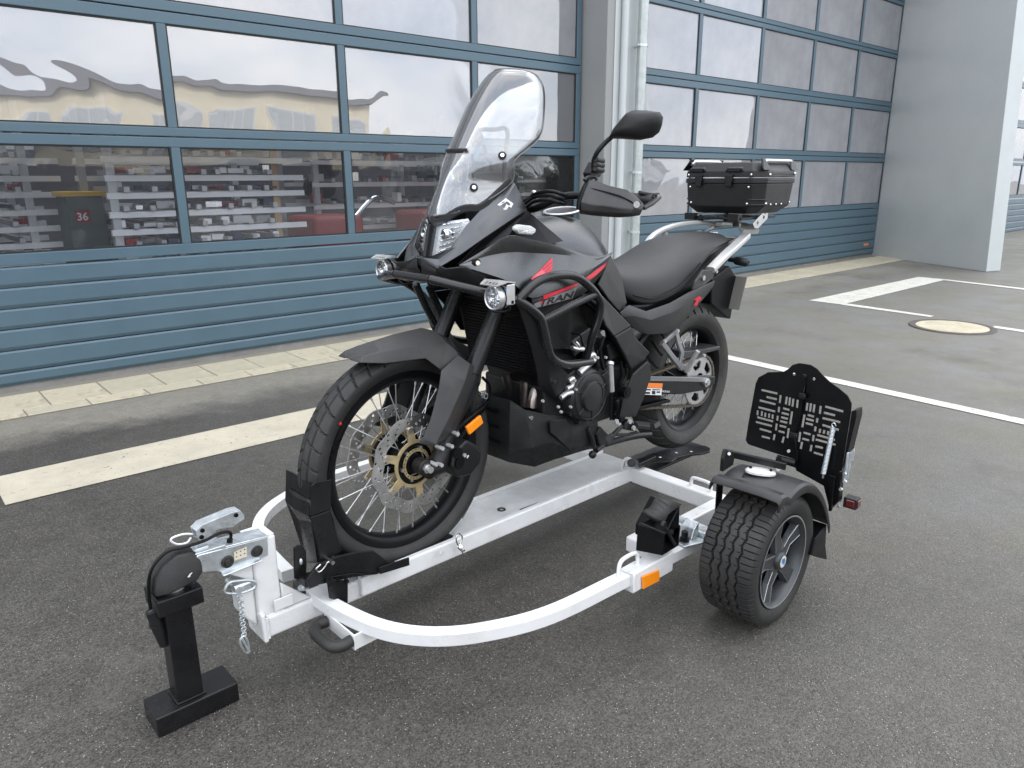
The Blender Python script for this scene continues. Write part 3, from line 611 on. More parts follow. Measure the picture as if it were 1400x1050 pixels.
b = MB(); b.prism([Tp(1.303, .030+HO, .30), Tp(1.345, .030+HO, .295), Tp(1.345, .030+HO, .235), Tp(1.33, .03+HO, .21), Tp(1.303, .030+HO, .18)], Tp(0, -.055, 0)); b.build('pin_bracket', 'white', rs, 0, .006)
b = MB(); b.prism([Tp(1.234, .044+HO, .29), Tp(1.234, .044+HO, .21), Tp(1.15, .044+HO, .21)], Tp(0, -.012, 0)); b.build('web_plate', 'white', rs, 30, .003)
b = MB(); b.box(Tp(1.235, .0535+HO, .235), (.055, .004, .034), TR3); b.build('slot_cover', 'white', rs, 0, .0018, 3)
# weld beads at the joints of the white frame
def weld(pts, par, r=.0042):
    rnd = random.Random(len(pts)); b = MB(); P = []
    for a, c in zip(pts[:-1], pts[1:]):
        n_ = max(2, int((Vector(c)-Vector(a)).length/.006))
        for k in range(n_): P.append(Vector(a).lerp(Vector(c), k/n_))
    P.append(Vector(pts[-1])); b.tube(P, [r*rnd.uniform(.75, 1.15) for _ in P], 6); b.build('weld_bead', 'white', par, 60)
weld([Tp(1.233, -.04+HO, .207), Tp(1.233, .044+HO, .207), Tp(1.285, .044+HO, .207)], rs)
weld([Tp(1.2855, .053+HO, .145), Tp(1.287, .053+HO, .207)], hb); weld([Tp(-.262, .118, .165), Tp(-.262, .118, .220)], hb)
weld([Tp(-.2605, .504, .165), Tp(-.2605, .504, .219), Tp(-.2605, .556, .219)], hb); weld([Tp(.40, .600, .222), Tp(.40, .656, .227), Tp(.40, .657, .174)], hoop)
# locking pin with chain and ring
pc = V('ZB', 730, 570, y=.04)
b = MB(); b.cyl(pc+Vector((.02, -.05, 0)), pc+Vector((.02, .02, 0)), .009, seg=14); b.cyl(pc+Vector((-.012, .006, .004)), pc+Vector((.03, .006, .004)), .011, seg=12)
b.tube([V('ZB', *p, y=.055) for p in ((640, 555), (612, 590), (612, 622), (700, 625), (790, 595), (810, 560), (770, 540), (690, 545))], .004, 8, 5, closed=True); pin = b.build('locking_pin', 'zinc', trl, 40)
b = MB(); cp = [V('ZB', *p, y=.05) for p in ((700, 640), (715, 700), (718, 750), (722, 800), (730, 850), (733, 905))]
cps = catmull(cp, 3)
for i in range(len(cps)-1):
    a, c = cps[i], cps[i+1]; d = (c-a)*.65; sd = Vector((0, .006, 0)) if i % 2 else Vector((.006, 0, 0)); m_ = (a+c)/2
    b.tube([m_-d, m_-d*.6+sd, m_+d*.6+sd, m_+d, m_+d*.6-sd, m_-d*.6-sd], .0016, 6, 2, closed=True)
b.build('chain', 'zinc', pin)
b = MB(); e = V('ZB', 735, 965, y=.05); b.tube([V('ZB', *p, y=.05) for p in ((735, 905), (760, 950), (765, 1005), (740, 1010), (712, 960), (710, 925))], .003, 6, 5, closed=True); b.tube([V('ZB', 720, 920, y=.05), V('ZB', 770, 1010, y=.055)], .003, 6); b.build('lynch_ring', 'zinc', pin)
# coupler
yc = .012+.048; yw = .012      # coupler middle: trailer frame, world
b = MB()
for s in (-1, 1):
    y = yc+s*.031; b.prism([Tp(1.262, y, .385), Tp(1.258, y, .438), Tp(1.44, y, .452), Tp(1.455, y, .44), Tp(1.445, y, .405), Tp(1.40, y, .392), Tp(1.385, y, .380)], Tp(0, -s*.003, 0))
b.prism([Tp(1.255, yc-.031, .438), Tp(1.255, yc+.031, .438), Tp(1.37, yc+.031, .448), Tp(1.37, yc-.031, .448)], (0, 0, .003)); b.prism([Tp(1.37, yc-.031, .444), Tp(1.37, yc+.031, .444), Tp(1.45, yc+.028, .444), Tp(1.45, yc-.028, .444)], (0, 0, .012))
for s in (-1, 1): b.prism([Tp(1.285, yc+s*.03, .384), Tp(1.39, yc+s*.03, .380), Tp(1.39, yc+s*.046, .378), Tp(1.285, yc+s*.046, .383)], (0, 0, .003))
cpl = b.build('coupler', 'zinc', trl, 25, .002)
b = MB()
for p in ((625, 420), (815, 350)):
    c = V('ZB', *p, y=yw+.032); b.cyl(c-Vector((0, .07, 0)), c, .012, seg=14); b.cyl(c, c+Vector((.001, .009, 0)), .011, .008, 14); b.lathe([(-.001, .011), (.0, .017), (.004, .016), (.005, .011)], c, 'y', 18)
b.build_each('clamp_bolt', 'rubber', cpl, 40)
b = MB(); b.prism([V('ZB', *p, y=yw+.0335) for p in ((668, 358), (750, 322), (752, 385), (668, 415))], (0, .0006, 0)); lb = b.build('type_label', 'label_paper', cpl, 0)
b = MB()
for i in range(3):
    for j in range(2):
        c = Vector(V('ZB', 685+i*26, 362+j*26-i*11, y=yw+.0342)); b.box(c, (.0035, .0004, .003))
b.build('label_print', 'decal_black', lb, 0)
# coupler lever, spring housing, breakaway ring and cable
lv = [V('ZB', *p, y=yw) for p in ((400, 205), (440, 165), (640, 82), (690, 72), (715, 100), (720, 128), (690, 145), (640, 180), (540, 200), (510, 240), (460, 280), (420, 270))]
b = MB(); b.prism([p+Vector((0, .017, 0)) for p in lv], (0, -.003, 0)); b.prism([p+Vector((0, -.014, 0)) for p in lv], (0, -.003, 0))
tp = lv[:5]; b.loft([[p+Vector((0, .017, 0)) for p in tp], [p+Vector((0, -.017, 0)) for p in tp]], closed=False); le = b.build('coupler_lever', 'zinc', trl, 25, .0015)
b = MB()
for p in ((460, 215), (455, 258), (680, 115)): b.bolt(V('ZB', *p, y=yw+.017), (0, 1, 0), .006, .004, hexa=False)
b.build_each('rivet', 'black', le)
b = MB(); b.prism([V('ZB', *p, y=yw) for p in ((350, 370), (415, 325), (490, 300), (490, 345), (410, 365))], (0, .012, 0)); b.build('release_catch', 'zinc', le, 0, .002)
b = MB(); b.tube([V('ZB', *p, y=yw) for p in ((400, 240), (340, 240), (270, 262), (258, 285), (300, 306), (360, 296), (388, 262))], .0028, 8, 5); b.build('lever_ring', 'decal_white', le)
b = MB()
for k in (0, .006): b.tube([V('ZB', *p, y=yw+.012+k) for p in ((640, 290), (648, 240), (620, 225), (560, 240), (470, 285), (340, 325), (240, 350), (170, 410), (125, 480), (112, 560), (115, 660), (125, 730))], .0042, 8, 5)
b.tube([V('ZB', 640, 290, y=yw+.014), V('ZB', 640, 270, y=yw+.014)], .008, 8)
cab = b.build('wiring_cable', 'black', trl)
b = MB(); b.tube([V('ZB', *p, y=.0) for p in ((130, 740), (175, 850), (215, 960))], [.015, .0165, .0125], 16); b.lathe([(0, .014), (0, .018), (.006, .018), (.006, .014)], V('ZB', 165, 835, y=.0), 'z', 16); b.build('wiring_plug', 'plastic', cab, 40)
b = MB(); b.tube([V('ZB', 110, 765, y=0), V('ZB', 140, 735, y=0), V('ZB', 168, 735, y=0)], .0045, 8, 3); b.build('plug_ring', 'plastic_grey', cab)
# coupling head cover (black rubber hood)
def hring(x, w, z0, z1, k): return [Tp(x, yc-w, z0), Tp(x, yc+w, z0), Tp(x, yc+w*1.0, z0+(z1-z0)*.45), Tp(x, yc+w*k, z1), Tp(x, yc-w*k, z1), Tp(x, yc-w, z0+(z1-z0)*.45)]
b = MB(); b.loft([hring(1.435, .038, .405, .452, .6), hring(1.455, .047, .393, .466, .62), hring(1.49, .05, .388, .470, .6), hring(1.525, .048, .382, .452, .55), hring(1.548, .036, .38, .425, .5), hring(1.553, .024, .382, .405, .5)])
hood = b.build('coupler_hood', 'rubber', trl, 50, .007, 3)
b = MB(); b.prism([V('ZB', *p, y=yw+.0505) for p in ((365, 520), (378, 500), (395, 488), (392, 497), (380, 508), (385, 512), (372, 522))], (0, .0008, 0)); b.build('maker_mark', 'decal_white', hood, 0)
b = MB(); b.cyl(Tp(1.50, yc, .370), Tp(1.50, yc, .392), .028, seg=20); b.build('ball_socket', 'zinc', hood)

# wheel chock (black folded plates)
def pl(zone, pts, y, th, name, m='steel_black', par=None, bev=.002): b = MB(); b.prism([V(zone, *p, y=y) for p in pts], (0, th, 0)); return b.build(name, m, par, 0, bev)
ckm = 'steel_black'
A = lambda p, y: V('ZA', *p, y=y)
b = MB()   # tall front scoop: far wing, front face, near wing
cols = [((45, 85), (40, 240), (75, 330), (118, 470)), ((82, 100), (75, 275), (110, 340), (150, 560)), ((165, 158), (160, 320), (172, 345), (205, 560)), ((272, 132), (268, 288), (285, 340), (320, 505))]
ys = (-.082, -.045, .05, .088)
g_ = [[A(p, y) for p in c] for c, y in zip(cols, ys)]
b.loft(g_, closed=False); chk = b.build('wheel_chock', ckm, trl, 0, solid=.004, off=0)
pl('ZA', ((168, 165), (190, 145), (270, 132), (268, 285), (165, 320)), .0905, .003, 'wing_plate', par=chk)
pl('ZA', ((165, 325), (262, 290), (320, 480), (318, 505), (215, 560), (200, 480)), .0905, .004, 'wing_plate', par=chk)
pl('ZA', ((76, 480), (95, 465), (125, 472), (140, 500), (142, 560), (140, 645), (80, 640)), .072, .006, 'mounting_tab', par=chk)
pl('ZA', ((140, 640), (195, 565), (300, 520), (400, 500), (480, 492), (556, 548), (600, 552), (540, 580), (520, 610), (390, 605), (300, 615), (140, 652)), .100, .010, 'tray_side', par=chk)
pl('ZA', ((515, 582), (670, 530), (672, 572), (520, 618)), .1185, .004, 'tray_side', par=chk)
b = MB(); b.prism([V('ZA', *p, y=.11) for p in ((140, 650), (390, 612), (520, 620), (400, 632), (140, 690))], (0, -.05, 0)); b.prism([V('ZA', *p, y=.119) for p in ((245, 640), (355, 650), (355, 765), (260, 740))], (0, .005, 0)); b.build('bracket', ckm, chk, 0, .002)
b = MB()
for p in ((270, 640), (310, 650), (348, 650), (268, 682), (340, 750)): b.bolt(V('ZA', *p, y=.124), (0, 1, 0), .006, .010)
b.build_each('bolt', 'steel_black', chk)
b = MB()   # cradle plate hugging the tyre bottom
fc = Vector((.78, 0, .519)); rings = []
for k in range(12):
    a = R(-178+k*12.5) ; a = R(182+k*10.5); rr = .352
    rings.append([fc+Vector((-math.cos(a)*rr, y, math.sin(a)*(rr))) for y in (-.06, -.03, .03, .06)])
b.loft(rings, closed=False); b.build('tyre_cradle', ckm, chk, 60, solid=.003, off=1)
b = MB(); rc = V('ZA', 118, 555, y=.079); b.sphere(rc, .010, 12, sc=(.5, .4, 1)); b.build('slot_glint', 'zinc', chk)
b = MB(); c = V('ZA', 215, 580, y=.105); b.tube([c+Vector((.0, .004, .008)), c+Vector((.014, .004, 0)), c+Vector((.004, .004, -.012)), c+Vector((-.012, .004, -.004)), c+Vector((-.022, .004, .006)), c+Vector((-.032, .004, .008))], .0026, 8, 4); b.cyl(c+Vector((-.03, -.01, .007)), c+Vector((-.03, .02, .007)), .006, seg=10); b.build('spring_clip', 'chrome', chk)
b = MB(); c = V('ZA', 132, 690, y=.065); b.cyl(c, c+Vector((0, 0, .06)), .006, seg=10); b.cyl(c+Vector((0, 0, .02)), c+Vector((0, 0, .035)), .011, seg=6); b.cyl(c, c+Vector((0, 0, .004)), .016, seg=16); b.build('eye_bolt', 'zinc', chk)
# R-clip on the rail
b = MB(); c = V('ZM', 215, 450, y=.118); b.tube([V('ZM', *p, y=.121) for p in ((235, 510), (225, 480), (207, 455), (203, 430), (215, 414), (228, 425), (224, 450), (210, 470), (228, 488), (240, 485))], .0026, 8, 5); b.cyl(V('ZM', 222, 468, y=.112), V('ZM', 222, 468, y=.128), .006, seg=10); b.build('spring_clip', 'chrome', ch)
b = MB(); b.bolt(V('ZM', 140, 500, y=.1165), (0, 1, 0), .009, .003, hexa=False); b.build('plug', 'galv', ch)
# black clamp where hoop meets hitch beam
b = MB(); tbox(b, 1.108, 1.163, .0, .062, .150, .229); b.build('hoop_clamp', 'rubber', hoop, 0, .006, 2)
# lifting handle
b = MB(); hv = [(250, 860), (200, 880), (188, 905), (210, 940), (275, 988), (330, 985), (375, 960)]; b.tube([V('ZA', *p, z=.165) for p in hv], .0165, 14, 5); hn = b.build('lifting_handle', 'rubber', trl, 60)
b = MB(); pth = [V('ZA', *p, z=.165) for p in ((245, 845), (388, 965))]; d = (pth[1]-pth[0]); b.beam(pth[0]-d*.02, pth[1]+d*.06, .005, .045); p3 = V('ZA', 520, 905, z=.168); b.beam(pth[1]+d*.03, p3, .005, .045); b.build('handle_bracket', 'white', hn, 0, .0015)
# rear cross beam and side beams
b = MB(); tbox(b, -.315, -.262, .117, .64, ZB0, ZT); tbox(b, -.315, -.262, 2*YM-.64, -.09, ZB0, ZT); b.build_each('cross_beam', 'white', trl, 0, .007, 3)
b = MB(); tbox(b, -.261, .10, .505, .555, ZB0+.002, ZT-.002); tbox(b, -.261, .10, 2*YM-.555, 2*YM-.505, ZB0+.002, ZT-.002); b.build_each('side_beam', 'white', trl, 0, .006, 3)
b = MB(); tbox(b, .20, .40, .604, .656, .160, .227); tbox(b, .20, .40, 2*YM-.656, 2*YM-.604, .160, .227); b.build_each('hoop_sleeve', 'white', hoop, 0, .005, 3)
b = MB(); b.prism([V('ZM', *p, y=Tp(.3, .6565, 0).y) for p in ((1008, 598), (1080, 568), (1082, 615), (1010, 652))], (0, .006, 0)); b.build('side_reflector', 'orange', hoop, 0, .002)
stub0 = V('ZC', 195, 600, z=.19)
b = MB(); sl_ = Tl(stub0); tbox(b, sl_.x-.05, sl_.x, .475, .597, .165, .218); b.build('stub_beam', 'white', trl, 0, .006, 3)
# lashing loops
def loop(pts, z, name='lashing_loop'):
    b = MB(); b.tube(pts, .0065, 10, 5); return b.build(name, 'white', trl, 60)
c = Tp(.43, .628, ZT)
loop([Tp(.435, .626, ZT-.005), Tp(.433, .626, ZT+.035), Tp(.415, .626, ZT+.05), Tp(.365, .626, ZT+.05), Tp(.348, .626, ZT+.035), Tp(.346, .626, ZT-.005)], 0)
loop([Tp(-.292, .385, ZT-.004), Tp(-.292, .385, ZT+.022), Tp(-.292, .397, ZT+.034), Tp(-.292, .458, ZT+.034), Tp(-.292, .470, ZT+.022), Tp(-.292, .470, ZT-.004)], 0)
# black foot board at the rear, beside the rear tyre
b = MB(); pb = [(985, 100), (1040, 75), (1120, 52), (1195, 40), (1285, 36), (1308, 48), (1305, 62), (1265, 72), (1220, 75), (1165, 88), (1140, 105), (1070, 108), (1000, 128)]
b.prism([V('ZM', *p, z=.226) for p in pb], (0, 0, .008)); fb = b.build('rear_plate', 'steel_black', trl, 0, .002)
b = MB()
for p in ((1160, 60), (1225, 55), (1090, 80)): b.lathe([(.2342, .001), (.2342, .006), (.2348, .005), (.2348, .001)], V('ZM', *p, z=.234)*1 - Vector((0, 0, .234)), 'z', 12, closed=False)
b.build_each('bolt_hole', 'galv', fb)
b = MB(); b.prism([V('ZM', *p, z=.238) for p in ((985, 105), (1065, 88), (1072, 95), (1000, 128))], (0, 0, .02)); b.cyl(V('ZM', 965, 105, y=.135), V('ZM', 965, 105, y=.19), .017, seg=16); b.build('hinge_block', 'steel_black', fb, 0, .003)
b = MB(); b.lathe([(-.004, .020), (-.006, .034), (.006, .034), (.004, .020)], V('ZM', 945, 115, y=.115), 'y', 24); b.build('hinge_eye', 'white', ch, 40)
b = MB(); tbox(b, -.90, -.34, -.10, .075, .126, .137); b.build('rear_ramp', 'steel_black', trl, 0, .002)
b = MB(); tbox(b, -.36, -.32, -.088, .115, .126, .165); b.build('ramp_hinge', 'steel_black', ch, 0, .002)
# wheel prop with curved rubber saddle
C = lambda p, y: V('ZC', *p, y=y)
b = MB(); xx = C((400, 560), .60).x
b.prism([C((300, 450), .615), C((515, 530), .66), C((500, 700), .66), C((285, 660), .615)], (-.09, .0, 0)); b.prism([C((520, 535), .66), C((640, 300), .66), C((630, 620), .66), C((575, 640), .66), C((515, 620), .66)], (0, -.11, 0)); prp = b.build('wheel_prop', 'black', trl, 0, .003)
sad = [[C((335, 350), .61), C((500, 440), .66)], [C((395, 320), .61), C((520, 420), .66)], [C((425, 270), .61), C((545, 370), .66)], [C((440, 240), .61), C((590, 335), .66)], [C((455, 232), .61), C((645, 300), .66)]]
b = MB(); b.loft(sad, closed=False); sd_ = b.build('rubber_saddle', 'rubber', prp, 60, solid=.016, off=0)
b = MB()
for k in range(4):
    f = (k+.5)/4*3.2; i = int(f); fr = f-i; a = sad[i][0].lerp(sad[i+1][0], fr); c = sad[i][1].lerp(sad[i+1][1], fr); a, c = a.lerp(c, .2), a.lerp(c, .75); b.tube([a+Vector((0, 0, .009)), c+Vector((0, 0, .009))], .0028, 6)
b.build('saddle_ribs', 'rubber', sd_)
b = MB(); b.tube([C((500, 440), .668), C((600, 610), .668)], .005, 8); b.tube([C((320, 440), .625), C((520, 520), .668)], .004, 8); b.bolt(C((505, 445), .668), (0, 1, 0), .010, .008); b.bolt(C((565, 510), .668), (0, 1, 0), .008, .008); b.build('prop_bolts', 'engine', prp)
# axle tube, swing arm block (zinc)
wx, wyc, wr = .021, .825, .216
def wheel_side(m):
    """one trailer wheel with mudguard; m maps a near-side point to its place"""
    mm = lambda L: [m(p) for p in L]
    ax = MB(); ax.loft([mm([Tp(x, y, z) for x, z in ((.0, .175), (.055, .175), (.055, .245), (.0, .245))]) for y in (.515, .735)]); axo = ax.build('axle_tube', 'zinc', trl, 0, .004)
    b = MB(); q = [Tp(.06, .56, .222), Tp(.13, .56, .222), Tp(.15, .66, .222), Tp(.06, .69, .222)]; b.prism(mm(q), (0, 0, .006)); b.prism(mm([Tp(.058, .60, .228), Tp(.10, .60, .228), Tp(.085, .60, .262), Tp(.06, .60, .28)]), m(Vector((0, .05, 0)))-m(Vector((0, 0, 0)))); b.build('axle_bracket', 'zinc', axo, 0, .003)
    b = MB(); c = m(Tp(.115, .635, .228)); b.cyl(c, c+Vector((0, 0, .008)), .018, seg=6); b.cyl(c, c+Vector((0, 0, .032)), .011, seg=14); b.build('axle_nut', 'steel_black', axo)
    b = MB(); b.cyl(m(Vector((wx, .70, wr))), m(Vector((wx, .79, wr))), .055, seg=24); b.build('hub', 'black', axo)
    # tyre with sipes and zigzag grooves
    seg = 720; prof = []
    for y, r in ((-.066, .146), (-.084, .152), (-.092, .170), (-.093, .185), (-.089, .198), (-.081, .207)): prof.append((y, r))
    K = 66
    for k in range(K+1):
        y = -.076+.152*k/K; prof.append((y, .2128-.0042*(y/.076)**2*1.0))
    for y, r in ((.081, .207), (.089, .198), (.093, .185), (.092, .170), (.084, .152), (.066, .146)): prof.append((y, r))
    tb = MB(); vs = []; fs = []; n = len(prof)
    for i in range(seg):
        t = 2*math.pi*i/seg
        for k, (y, r) in enumerate(prof):
            if 6 <= k <= 6+K:
                zz = .0038*math.sin(t*36); zz2 = .0075*(abs(((t*30/math.pi) % 2)-1)-.5)
                dep = 0
                for g0 in (-.042, -.014, .014, .042):
                    if abs(y-g0-zz2) < .0032: dep = .0085
                if abs(y) > .048:
                    if (i % 11) == 0: dep = max(dep, .0055)
                elif i % 11 == 4 and (y*1000) % 28 < 11: dep = max(dep, .003)
                r -= dep
            elif k in (4, 5, n-5, n-6) and i % 11 == 0: r -= .004
            p = Vector((wx+r*math.cos(t), wyc+y, wr+r*math.sin(t))); vs.append(m(p))
    for i in range(seg):
        j = (i+1) % seg
        for q in range(n-1): fs.append((i*n+q, i*n+q+1, j*n+q+1, j*n+q))
    tb.add(vs, fs); wh_t = tb.build('road_wheel', 'rubber', trl, 28)
    # alloy rim : lip, dish, five double spokes, cap
    o = lambda y: wyc+y
    b = MB(); lp = [(.066, .1455), (.084, .150), (.088, .149), (.088, .144), (.080, .139), (.070, .134), (.02, .128), (-.066, .128), (-.066, .146)]
    vv = MB(); vv.lathe([(y, r) for y, r in lp], (wx, wyc, wr), 'y', 72, closed=True); b.add([m(Vector(v)) for v in vv.v], vv.f); rim = b.build('rim', 'grey_alloy', wh_t, 30)
    b = MB(); vv = MB(); vv.lathe([(.0882, .1442), (.0896, .1468), (.0889, .1492), (.0872, .1475)], (wx, wyc, wr), 'y', 72); b.add([m(Vector(v)) for v in vv.v], vv.f); b.build('polished_lip', 'bright_edge', rim, 60)
    b = MB(); vv = MB(); vv.lathe([(.045, .001), (.045, .128), (.040, .128), (.040, .001)], (wx, wyc, wr), 'y', 48, closed=False); b.add([m(Vector(v)) for v in vv.v], vv.f); b.build('back_dish', 'black', rim, 30)
    sp = None
    for k in range(5):
        a = 2*math.pi*k/5+.15; er = Vector((math.cos(a), 0, math.sin(a))); et = Vector((-math.sin(a), 0, math.cos(a))); c0 = Vector((wx, o(0), wr))
        b = MB()
        def pt(r, w, y): return m(c0+er*r+et*w+Vector((0, y, 0)))
        b.loft([[pt(.022, -.026, .055), pt(.022, .026, .055), pt(.022, .022, .072), pt(.022, -.022, .072)], [pt(.080, -.022, .050), pt(.080, .022, .050), pt(.080, .016, .067), pt(.080, -.016, .067)], [pt(.138, -.030, .050), pt(.138, .030, .050), pt(.138, .024, .074), pt(.138, -.024, .074)]])
        b.build('spoke', 'grey_alloy', rim, 0, .0025, 2)
        b = MB()
        for s in (-1, 1): b.tube([pt(.04, s*.020, .0715), pt(.08, s*.0157, .0672), pt(.136, s*.0235, .0742)], .0009, 5)
        b.build('spoke_edge', 'bright_edge', rim)
    b = MB(); vv = MB(); vv.lathe([(.055, .0), (.055, .032), (.074, .030), (.082, .027), (.085, .022), (.0855, .0)], (wx, wyc, wr), 'y', 36, closed=False); b.add([m(Vector(v)) for v in vv.v], vv.f); cap = b.build('centre_cap', 'grey_alloy', rim, 40)
    b = MB(); vv = MB(); vv.lathe([(.0858, .0), (.0858, .019), (.0854, .0195)], (wx, wyc, wr), 'y', 30, closed=False); b.add([m(Vector(v)) for v in vv.v], vv.f); b.build('cap_disc', 'plate_white', rim, 0)
    b = MB(); b.prism([m(Vector((wx+x, wyc+.0862, wr+z))) for x, z in ((.010, .012), (-.006, .010), (-.012, 0), (-.006, -.013), (.002, -.004), (.009, -.002))], m(Vector((0, .0006, 0)))-m(Vector((0, 0, 0)))); b.build('cap_mark', 'blue', rim, 0)
    # mudguard
    E_ = [V('ZE', *p, y=.935) for p in ((640, 175), (670, 140), (710, 108), (750, 95), (800, 112), (840, 165), (868, 250), (885, 352))]
    path = [(p.x, p.z) for p in catmull(E_, 4)]
    x0 = path[0][0]; pre = [(x0+.075, path[0][1]+.014-.012), (x0+.055, path[0][1]+.016), (x0+.03, path[0][1]+.014)]
    path = pre+path
    rings = []
    for x, z in path:
        rings.append([m(Vector((x, y, z+dz))) for y, dz in ((.937, -.030), (.937, -.006), (.930, .0), (.88, .003), (.80, .003), (.722, 0), (.716, -.006), (.716, -.025))])
    b = MB(); b.loft(rings, closed=False); mg = b.build('mudguard', 'plastic_grey', trl, 30, solid=.004, off=0)
    b = MB(); b.prism(mm([V('ZE', *p, y=.93) for p in ((775, 545), (800, 440), (870, 350), (862, 480), (872, 572), (820, 560))]), m(Vector((0, -.19, 0)))-m(Vector((0, 0, 0)))); b.build('mud_flap', 'black', mg, 0, .003)
    # bracket legs
    b = MB(); b.beam(m(V('ZC', 960, 90, y=.70)), m(V('ZC', 945, 330, y=.70)), .006, .035, up=(1, 0, 0)); b.beam(m(V('ZC', 945, 330, y=.70)), m(Vector((.05, .70, .215))), .006, .03); b.build('mudguard_stay', 'steel_black', mg, 0, .002)
    return mg
idm = lambda p: Vector(p)
mgN = wheel_side(idm); mgF = wheel_side(fy)
# marker lamp on the near mudguard
c = V('ZE', 455, 20, z=.488)
b = MB(); ex = (V('ZE', 540, 30, z=.488)-V('ZE', 370, 5, z=.488)); M = frame(c, ex, Vector((0, 0, 1)).cross(ex))
vs = []; rings = []
for h, k in ((-.006, .98), (0, 1.), (.003, .95), (.006, .80)):
    rings.append([M @ Vector((.046*k*(abs(math.cos(t))**.8)*(1 if math.cos(t) > 0 else -1), .024*k*math.sin(t), h)) for t in [2*math.pi*i/24 for i in range(24)]])
b.loft(rings); ml = b.build('marker_lamp', 'lens_white', mgN, 35)
b = MB()
for s in (-1, 1): b.bolt(M @ Vector((s*.030, 0, .009)), (0, 0, 1), .0045, .0025, hexa=False)
b.build_each('lamp_screw', 'black', ml)
b = MB(); b.box(M @ Vector((.0, 0, -.018)), (.10, .05, .010), M.to_3x3()); b.box(M @ Vector((.02, .0, -.026)), (.10, .06, .006), M.to_3x3()); b.build('lamp_base', 'steel_black', ml, 0, .002)
# light board behind the wheel
XB = -.262
def q2(p): v = V('ZD', *p, x=XB); return (v.y, v.z)
outl = [(95, 580), (112, 470), (140, 320), (160, 210), (180, 170), (240, 138), (340, 135), (370, 118), (400, 90), (440, 78), (520, 90), (560, 115), (600, 160), (640, 198), (700, 240), (760, 290), (785, 340), (780, 400), (720, 780), (690, 788), (300, 670), (110, 607)]
segs = '192 252 305 278,225 298 300 315,180 320 292 348,172 365 290 395,165 430 277 460,155 460 270 490,180 505 265 530,195 555 255 570,172 385 170 420,200 390 197 425,222 400 220 432,247 405 245 437,270 412 268 443,322 285 315 340,312 362 308 400,303 420 299 455,296 470 290 520,283 540 275 582,362 295 355 350,383 300 377 357,405 308 398 365,433 315 428 372,335 372 382 385,325 402 378 415,322 430 372 443,315 455 367 468,312 485 360 497,305 520 350 533,397 390 383 480,375 500 365 570,343 555 332 600,497 335 490 390,520 338 512 397,543 345 535 402,478 410 462 500,450 525 440 595,462 590 452 640,495 415 542 428,485 440 540 455,482 468 535 482,475 500 530 513,468 530 520 545,460 570 510 583,583 355 577 412,562 435 557 468,550 490 545 525,537 545 532 590,524 610 516 655,608 360 735 395,600 400 680 420,590 435 715 465,590 480 705 515,555 545 680 580,545 575 685 612,545 620 600 632,535 660 600 680,580 505 575 535,607 513 602 540,633 520 628 548,690 530 685 575'
# the pattern repeats on the other half of the board; slots are punched right through
holes = []
used = []
for s in segs.split(','):
    a, b_, c_, d_ = map(float, s.split()); p, q_ = Vector(q2((a, b_))), Vector(q2((c_, d_))); t = (q_-p).normalized(); p, q_ = p.lerp(q_, .03), p.lerp(q_, .97); nrm = Vector((-t.y, t.x))*.0040
    bb = (min(p.x, q_.x, (p+nrm).x, (p-nrm).x)-.0004, max(p.x, q_.x, (p+nrm).x, (p-nrm).x)+.0004, min(p.y, q_.y, (p+nrm).y, (p-nrm).y)-.0004, max(p.y, q_.y, (p+nrm).y, (p-nrm).y)+.0004)
    if any(bb[0] < u_[1] and bb[1] > u_[0] and bb[2] < u_[3] and bb[3] > u_[2] for u_ in used): continue
    used.append(bb); holes.append([tuple(p+nrm), tuple(p-nrm), tuple(q_-nrm), tuple(q_+nrm)])
for p in ((410, 150), (540, 182)): x_, y_ = q2(p); holes.append(circ2(x_, y_, .005))
vs, fs = fill2d([tuple(Vector(v[:2])) for v in catmull([(*q2(p), 0) for p in outl], 1, True)], holes, .004)
M = Matrix(((0, 0, 1, XB), (1, 0, 0, 0), (0, 1, 0, 0), (0, 0, 0, 1)))
b = MB(); b.add(vs, fs, 0, M); lbd = b.build('light_board', 'black', trl, 0)
X = lambda p, dx=0.: V('ZD', *p, x=XB+dx)
b = MB(); b.prism([X((783, 392)), X((815, 385)), X((815, 430)), X((745, 720)), X((722, 770))], (-.05, 0, 0)); b.build('side_flange', 'black', lbd, 0, .002)
b = MB(); b.prism([X((410, 695)), X((715, 790)), X((700, 980)), X((640, 1040)), X((600, 880)), X((420, 780))], (-.03, 0, 0)); b.prism([X((640, 800), .004), X((690, 815), .004), X((680, 840), .004), X((660, 1040), .004), X((640, 1040), .004)], (.01, 0, 0)); b.build('board_mount', 'black', lbd, 0, .002)
b = MB(); b.tube([X((480, 165), .006), X((478, 230), .006), X((465, 290), .012), X((440, 440), .014), (X((410, 545), .012)), X((420, 600), .012), X((430, 700), .012), X((415, 760), .012)], .0032, 8, 5); b.build('board_cable', 'black', lbd)
b = MB()
for p in ((465, 292), (405, 548)): b.box(X(p, .012), (.012, .022, .018)); b.box(X((p[0]+10, p[1]+4), .02), (.006, .010, .006))
b.box(X((478, 162), .005), (.006, .014, .012)); b.build_each('cable_clip', 'engine', lbd, 0, .002)
b = MB(); s0, s1 = X((665, 500), .012), X((600, 800), .03); n = 34; pts = []
for i in range(n*8+1):
    f = i/(n*8); p = s0.lerp(s1, f); a = 2*math.pi*i/8; d = (s1-s0).normalized(); e1 = d.cross(Vector((1, 0, 0))).normalized(); e2 = d.cross(e1); pts.append(p+(e1*math.cos(a)+e2*math.sin(a))*.0068)
